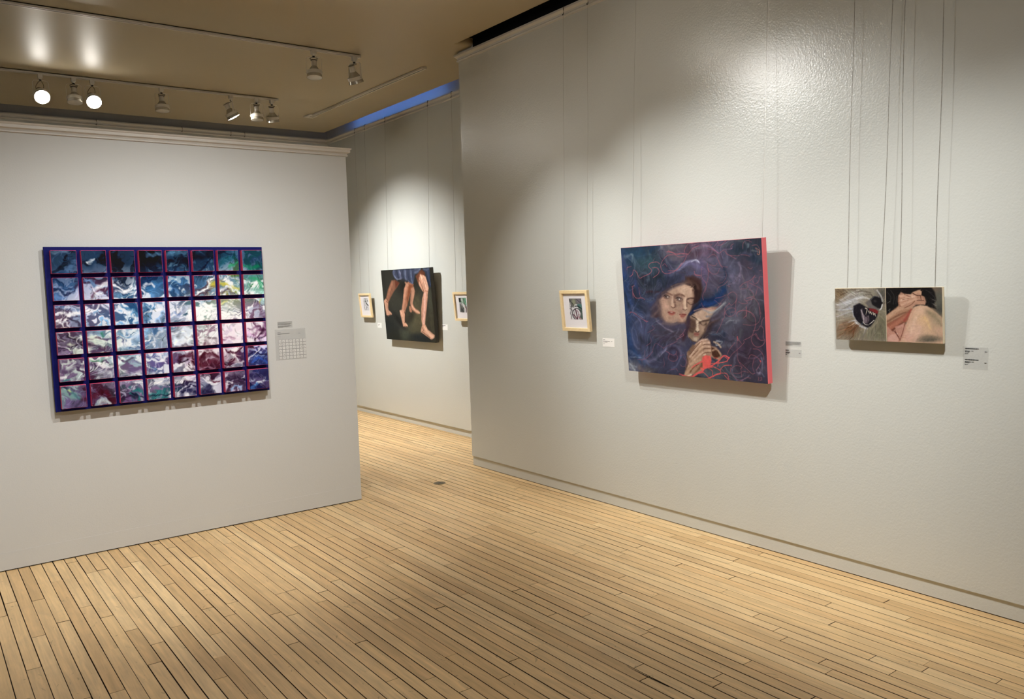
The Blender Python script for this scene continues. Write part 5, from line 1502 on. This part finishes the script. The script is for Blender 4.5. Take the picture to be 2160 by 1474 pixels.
# --- grid of painted panels
SEA = [[[[17,30,48],[49,70,94],[9,16,32]],[[16,30,48],[43,65,91],[8,14,27]],[[9,12,25],[35,54,76],[4,6,14]],[[11,14,27],[56,83,110],[4,6,14]],[[28,48,67],[67,96,120],[11,19,35]],[[27,46,67],[64,91,116],[11,16,32]],[[32,64,83],[76,108,137],[19,56,67]],[[46,72,99],[80,104,128],[32,72,83]]],[[[60,92,132],[130,146,180],[24,44,76]],[[106,124,154],[196,196,216],[90,60,84]],[[96,124,150],[236,236,246],[40,60,90]],[[70,110,150],[220,230,240],[30,60,100]],[[80,116,158],[190,206,220],[50,76,110]],[[90,120,150],[236,230,226],[90,70,80]],[[120,140,160],[240,240,240],[170,160,70]],[[120,170,150],[236,240,240],[40,120,96]]],[[[140,140,164],[240,238,246],[90,72,92]],[[130,160,190],[236,232,246],[90,100,130]],[[90,134,172],[220,230,240],[50,90,130]],[[110,140,170],[220,226,240],[50,80,110]],[[170,176,200],[240,238,246],[60,90,110]],[[206,216,216],[244,246,246],[140,170,160]],[[214,222,222],[248,248,248],[150,160,170]],[[180,186,206],[236,238,244],[110,86,110]]],[[[120,110,130],[206,214,206],[70,56,76]],[[130,150,160],[210,220,214],[90,66,90]],[[140,164,190],[230,236,242],[80,110,150]],[[150,170,196],[232,236,244],[90,120,160]],[[196,204,216],[236,240,246],[150,160,170]],[[190,196,196],[232,236,238],[150,120,140]],[[206,190,210],[240,230,240],[150,110,140]],[[206,180,206],[236,226,238],[100,60,90]]],[[[120,104,130],[206,216,214],[70,60,86]],[[150,160,170],[232,236,236],[90,76,106]],[[170,186,190],[232,238,238],[110,90,120]],[[120,140,170],[220,220,236],[100,90,140]],[[180,170,190],[236,238,242],[70,30,44]],[[96,50,66],[206,190,206],[60,20,34]],[[190,190,204],[242,242,244],[80,36,56]],[[150,166,204],[240,240,246],[60,70,120]]],[[[100,90,120],[130,160,160],[70,40,60]],[[90,66,92],[170,170,196],[60,20,34]],[[96,80,112],[180,180,200],[60,110,116]],[[130,130,150],[220,226,230],[60,120,124]],[[180,180,200],[226,226,236],[40,36,66]],[[140,150,176],[226,230,240],[50,40,70]],[[84,66,90],[190,180,206],[40,20,40]],[[80,72,104],[190,206,226],[40,40,80]]]]
TW, TP, TD = .127, .150, .042
SW, SH = 7 * TP + TW, 5 * TP + TW
cw, ch = 472, 352
tab = np.array(SEA, float).reshape(6, 8, 3, 3) / 255.0
yy, xx = np.mgrid[0:ch, 0:cw].astype(float)
w1 = fbm(ch, cw, 6, 4, 31) - .5; w2 = fbm(ch, cw, 6, 4, 32) - .5
w3 = fbm(ch, cw, 18, 3, 33) - .5; w4 = fbm(ch, cw, 18, 3, 34) - .5
dx = w1 * 76 + w3 * 46; dy = w2 * 62 + w4 * 40
gx = (xx + dx * .4) / cw * SW / TP - .42; gy = (yy + dy * .4) / ch * SH / TP - .42
pal = sample(tab.reshape(6, 8, 9), gy, gx).reshape(ch, cw, 3, 3)
n1 = sample(fbm(ch, cw, 17, 5, 41, (.75, 1.5)), yy + dy * 1.5, xx + dx * 1.5)
n2 = sample(fbm(ch, cw, 15, 5, 42, (.75, 1.6)), yy + dy * 1.7, xx + dx * 1.7)
n3 = sample(fbm(ch, cw, 24, 4, 43, (.6, 1.6)), yy + dy * 1.3, xx + dx * 1.3)
def sst(a, b, v):
    t = np.clip((v - a) / (b - a), 0, 1); return t * t * (3 - 2 * t)
img = pal[:, :, 0] * (.55 + .9 * n3[..., None])
img = img + (pal[:, :, 1] - img) * (sst(.50, .58, n1) * .92)[..., None]
img = img + (pal[:, :, 2] - img) * (sst(.535, .60, n2) * .92)[..., None]
c = Canvas(cw, ch, (0, 0, 0)); c.a = np.clip(img, 0, 1)
c.run(OPS_SEA); c.warp(52, 13, 61); c.warp(26, 30, 63)
sw = field(cw, ch, 9, 79, 1.7, .1)
c.brush(900, 34, 5, sw, .45, 64, .6, .05); c.brush(420, 40, 2.2, sw, .3, 65, .7, .22, lambda u, v: v > .14); c.brush(300, 36, 2.4, sw, .9, 66, .6, -.15)
l_ = c.a.mean(-1, keepdims=True); c.a = np.clip((c.a - .5) * 1.12 + .47 + (c.a - l_) * .18, 0, 1)
gp = frame_on('P', 1.2475, 1.311, .045, 0, "panel_grid_painting")
BLUE = plain("ultramarine_backing", (.004, .006, .105), .6, spec=.12)
MB().bbox(-.610, .610, -.459, .459, -.020, 0, .0015).build("backing_panel", BLUE, gp)
MB().box(-.5, .5, -.38, -.34, -.0445, -.020).box(-.5, .5, .34, .38, -.0445, -.020).build("batten", bpy.data.materials["backing_board"], gp)
tx = 1.2475 - .664
M_TILE = plain("magenta_pink_edge_paint", (.74, .085, .20), .5)
tile_src = MB().bbox(-TW / 2, TW / 2, -TW / 2, TW / 2, 0, TD - .0006, .0012).build("panel", M_TILE, gp)
first = True
for r_ in range(6):
    for q_ in range(8):
        if first: t_ = tile_src; first = False
        else:
            t_ = tile_src.copy(); COL.objects.link(t_); t_.parent = gp
        t_.location = (-tx + TW / 2 + q_ * TP, 1.748 - 1.311 - TW / 2 - r_ * TP, 0)
        t_.rotation_euler = (0, 0, random.uniform(-.006, .006))
        x0 = q_ * TP / SW * cw; y0 = r_ * TP / SH * ch; n_ = int(TW / SW * cw)
        x0, y0 = int(round(x0)), int(round(y0))
        f_ = picture_mesh("painted_face", c.a[y0:y0 + n_ + 1, x0:x0 + n_ + 1], TW - .002, TW - .002, t_, TD, GAIN_P)
tag(gp, "grid of forty-eight small sea paintings with pink edges on an ultramarine backing", "painting")

# ------------------------------------------------------------------ wall labels: small sheets with rows of print
M_INK = plain("label_ink", (.03, .03, .03), .7, spec=.2)
M_INK2 = plain("label_ink_grey", (.14, .14, .14), .7, spec=.2)
def film(name, alpha, col):
    mt, nt, p = new_mat(name)
    p.inputs["Base Color"].default_value = (*col, 1); p.inputs["Alpha"].default_value = alpha; p.inputs["Roughness"].default_value = .35
    return mt
M_FILM = film("clear_label_film", .13, (.52, .52, .51))
M_SQUARE = plain("label_white", (.63, .62, .60), .6)
M_LINE = plain("label_line", (.24, .24, .24), .7, spec=.2)
M_CARD = plain("white_label_card", (.80, .79, .76), .6)
def wall_label(wall, s, z, w, h, sheet, lines, label, extra=None):
    """lines: (x, y, length, height) of each printed line from the sheet's top left, in mm"""
    root = frame_on(wall, s, z, .0004, 0, "wall_label")
    MB().box(-w / 2, w / 2, -h / 2, h / 2, 0, .0008).build("sheet", sheet, root)
    mb = MB(); rr = random.Random(int(s * 1000))
    for x, y, ln, ht in lines:
        x_ = x
        while x_ < x + ln - .5:
            wl_ = min(rr.uniform(2.5, 9), x + ln - x_)
            mb.box(-w / 2 + x_ / 1000, -w / 2 + (x_ + wl_) / 1000, h / 2 - (y + ht) / 1000, h / 2 - y / 1000, .0008, .0011)
            x_ += wl_ + 1.1
    if extra: extra(mb, w, h)
    pr = mb.build("print", [M_LINE if extra else M_INK2 if sheet is M_CARD else M_INK, M_SQUARE], root)
    pr["kind"] = "stuff"
    tag(root, label, "wall label", "wall labels beside the pictures")
def chart(mb, w, h):
    rr = random.Random(5)
    for r_ in range(6):
        for q_ in range(8):
            x, y = -w / 2 + .022 + q_ * .0238, h / 2 - .068 - r_ * .0218
            a, b = .0200, .0190
            for bx in ((x, x + a, y - .0009, y), (x, x + a, y - b, y - b + .0009), (x, x + .0009, y - b, y), (x + a - .0009, x + a, y - b, y)):
                mb.box(*bx, .0008, .0010)
            mb.box(x + .0009, x + a - .0009, y - b + .0009, y - .0009, .0008, .0009, 1)
            mb.box(x + .007, x + .007 + rr.uniform(.004, .007), y - .0115, y - .0085, .0008, .0011)
wall_label('P', 2.033, 1.134, .208, .202, M_FILM, [(18, 18, 22, 3.4), (18, 27, 80, 3.2), (18, 31, 18, 2.4), (18, 42, 18, 2), (158, 30, 16, 2.4)], "clear sheet with a chart of little squares, right of the panel grid", chart)
wall_label('P', 2.000, 1.265, .100, .041, M_FILM, [(2, 3, 94, 1.1), (2, 11, 94, 1.2), (2, 15, 88, 1.2), (2, 19, 84, 1.2), (2, 28, 90, 1.3), (2, 32, 78, 1.2), (2, 36, 36, 1.1)], "small clear text label above the chart of squares")
wall_label('A', 3.876, 1.086, .112, .056, M_CARD, [(6, 8, 18, 3), (6, 18, 62, 3), (80, 18, 12, 2.4), (6, 26, 40, 2.4), (6, 36, 14, 2.2)], "white label card between the small print and the painting of the faces")
wall_label('A', 2.497, 1.136, .094, .026, M_FILM, [(2, 3, 88, .9), (2, 7, 86, .9), (2, 11, 88, .9), (2, 15, 84, .9), (2, 19, 40, .9)], "small clear paragraph label at upper right of the painting of the faces")
wall_label('A', 2.497, 1.086, .096, .042, M_FILM, [(2, 3, 20, 3.6), (2, 14, 26, 3.2), (2, 19, 22, 2), (2, 27, 10, 2), (80, 16, 9, 2.6)], "small clear title label beside the lower right of the painting of the faces")
wall_label('A', 1.604, 1.112, .102, .096, M_FILM, [(8, 5, 56, 3.8), (8, 16, 22, 3), (34, 16, 9, 2), (8, 21, 18, 2), (8, 28, 14, 2), (88, 17, 9, 2.2), (8, 53, 56, 3.8), (8, 63, 24, 3), (36, 63, 9, 2), (8, 68, 18, 2), (8, 75, 13, 2), (88, 65, 9, 2.2)], "clear double label below right of the pair of square paintings")
wall_label('C', 8.300, 1.056, .100, .056, M_CARD, [(20, 18, 36, 5), (20, 28, 20, 4)], "white label card between the black brushwork print and the painting of legs")
wall_label('C', 6.912, 1.070, .110, .056, M_CARD, [(8, 10, 62, 6), (8, 22, 30, 5)], "white label card right of the painting of legs")

# ------------------------------------------------------------------ hanging wires with hooks
def hanging_wire(wall, s0, s1, z1, out1, label, group, twist=False, r=.0008, z_hook=ZM):
    """s0: place of the hook along the rail; the wire runs down to (s1, z1, out1)"""
    if wall == 'D':
        P3 = lambda s, z, o: Vector((s, YD - o, z)); nx = Vector((0, -1, 0)); al = Vector((1, 0, 0))
    else:
        X_ = XA if wall == 'A' else XC
        P3 = lambda s, z, o: Vector((X_ - o, s, z)); nx = Vector((-1, 0, 0)); al = Vector((0, -1, 0))
    top = P3(s0, ZM, .02)
    root = empty("hanging_wire", top)
    hk = [P3(s0, ZM + .003, .004), P3(s0, ZM + .006, .016), P3(s0, ZM + .003, .0275), P3(s0, ZM - .018, .0285) + al * .003, P3(s0, ZM - .040, .0275) + al * .0025, P3(s0, ZM - .050, .028) - al * .001, P3(s0, ZM - .051, .029) - al * .006, P3(s0, ZM - .043, .0285) - al * .0095]
    MB().tube([p - top for p in hk], .0023, 6).build("hook", M_HOOK, root, True)
    a, b = P3(s0, ZM - .050, .028), P3(s1, z1, out1)
    n = 40
    def sway(t): return al * (.004 * math.sin(t * 9 + s0 * 20) * (1 - t) * t * 3)
    if twist:
        for k_ in (0, 1):
            pts = []
            N = int((a - b).length / .007)
            for i in range(N + 1):
                t = i / N; an = i * 1.15 + k_ * math.pi
                pts.append(a + (b - a) * t + sway(t) + (al * math.cos(an) + nx * math.sin(an)) * .0009 - top)
            MB().tube(pts, .0007, 4).build("strand", M_STEEL, root, True)
    else:
        MB().tube([a + (b - a) * (i / n) + sway(i / n) - top for i in range(n + 1)], r, 5).build("strand", M_STEEL, root, True)
    tag(root, label, "hanging wire", group)
GA = "hanging wires on the right wall"
hanging_wire('A', 4.215, 4.245, 1.40, .055, "thin wire holding the left side of the small framed print on the right wall", GA)
hanging_wire('A', 3.975, 4.010, 1.40, .055, "thin wire holding the right side of the small framed print on the right wall", GA)
hanging_wire('A', 3.545, 3.590, 1.60, .064, "thin wire holding the left side of the painting of the faces", GA)
hanging_wire('A', 2.610, 2.640, 1.60, .064, "thin wire holding the right side of the painting of the faces", GA)
hanging_wire('A', 2.140, 2.180, 1.39, .030, "twisted wire holding the left side of the animal muzzle painting", GA, True)
hanging_wire('A', 1.945, 2.012, 1.39, .030, "twisted wire holding the right side of the animal muzzle painting", GA, True)
hanging_wire('A', 1.905, 1.923, 1.39, .030, "twisted wire holding the left side of the knee painting", GA, True)
hanging_wire('A', 1.733, 1.765, 1.39, .030, "twisted wire holding the right side of the knee painting", GA, True)
GC = "hanging wires on the far wall"
hanging_wire('C', 8.655, 8.620, 1.40, .055, "thin wire holding the left side of the black brushwork print", GC, r=.0013)
hanging_wire('C', 8.405, 8.410, 1.40, .055, "thin wire holding the right side of the black brushwork print", GC, r=.0013)
hanging_wire('C', 7.925, 7.930, 1.60, .065, "thin wire holding the left side of the painting of legs", GC, r=.0013)
hanging_wire('C', 7.035, 7.060, 1.60, .065, "thin wire holding the right side of the painting of legs", GC, r=.0013)
hanging_wire('C', 6.600, 6.600, 1.40, .055, "thin wire holding the left side of the green and black print", GC, r=.0013)
hanging_wire('C', 6.380, 6.390, 1.40, .055, "thin wire holding the hidden right side of the green and black print", GC, r=.0013)
GD = "hanging wires on the back wall"
for s_, nm in ((1.74, "leftmost of the four hooked wires above the free-standing wall"), (2.59, "second of the four hooked wires above the free-standing wall"),
               (3.122, "third of the four hooked wires above the free-standing wall"), (3.279, "rightmost of the four hooked wires above the free-standing wall")):
    hanging_wire('D', s_, s_ + .01, 1.5, .03, nm, GD, r=.0013)
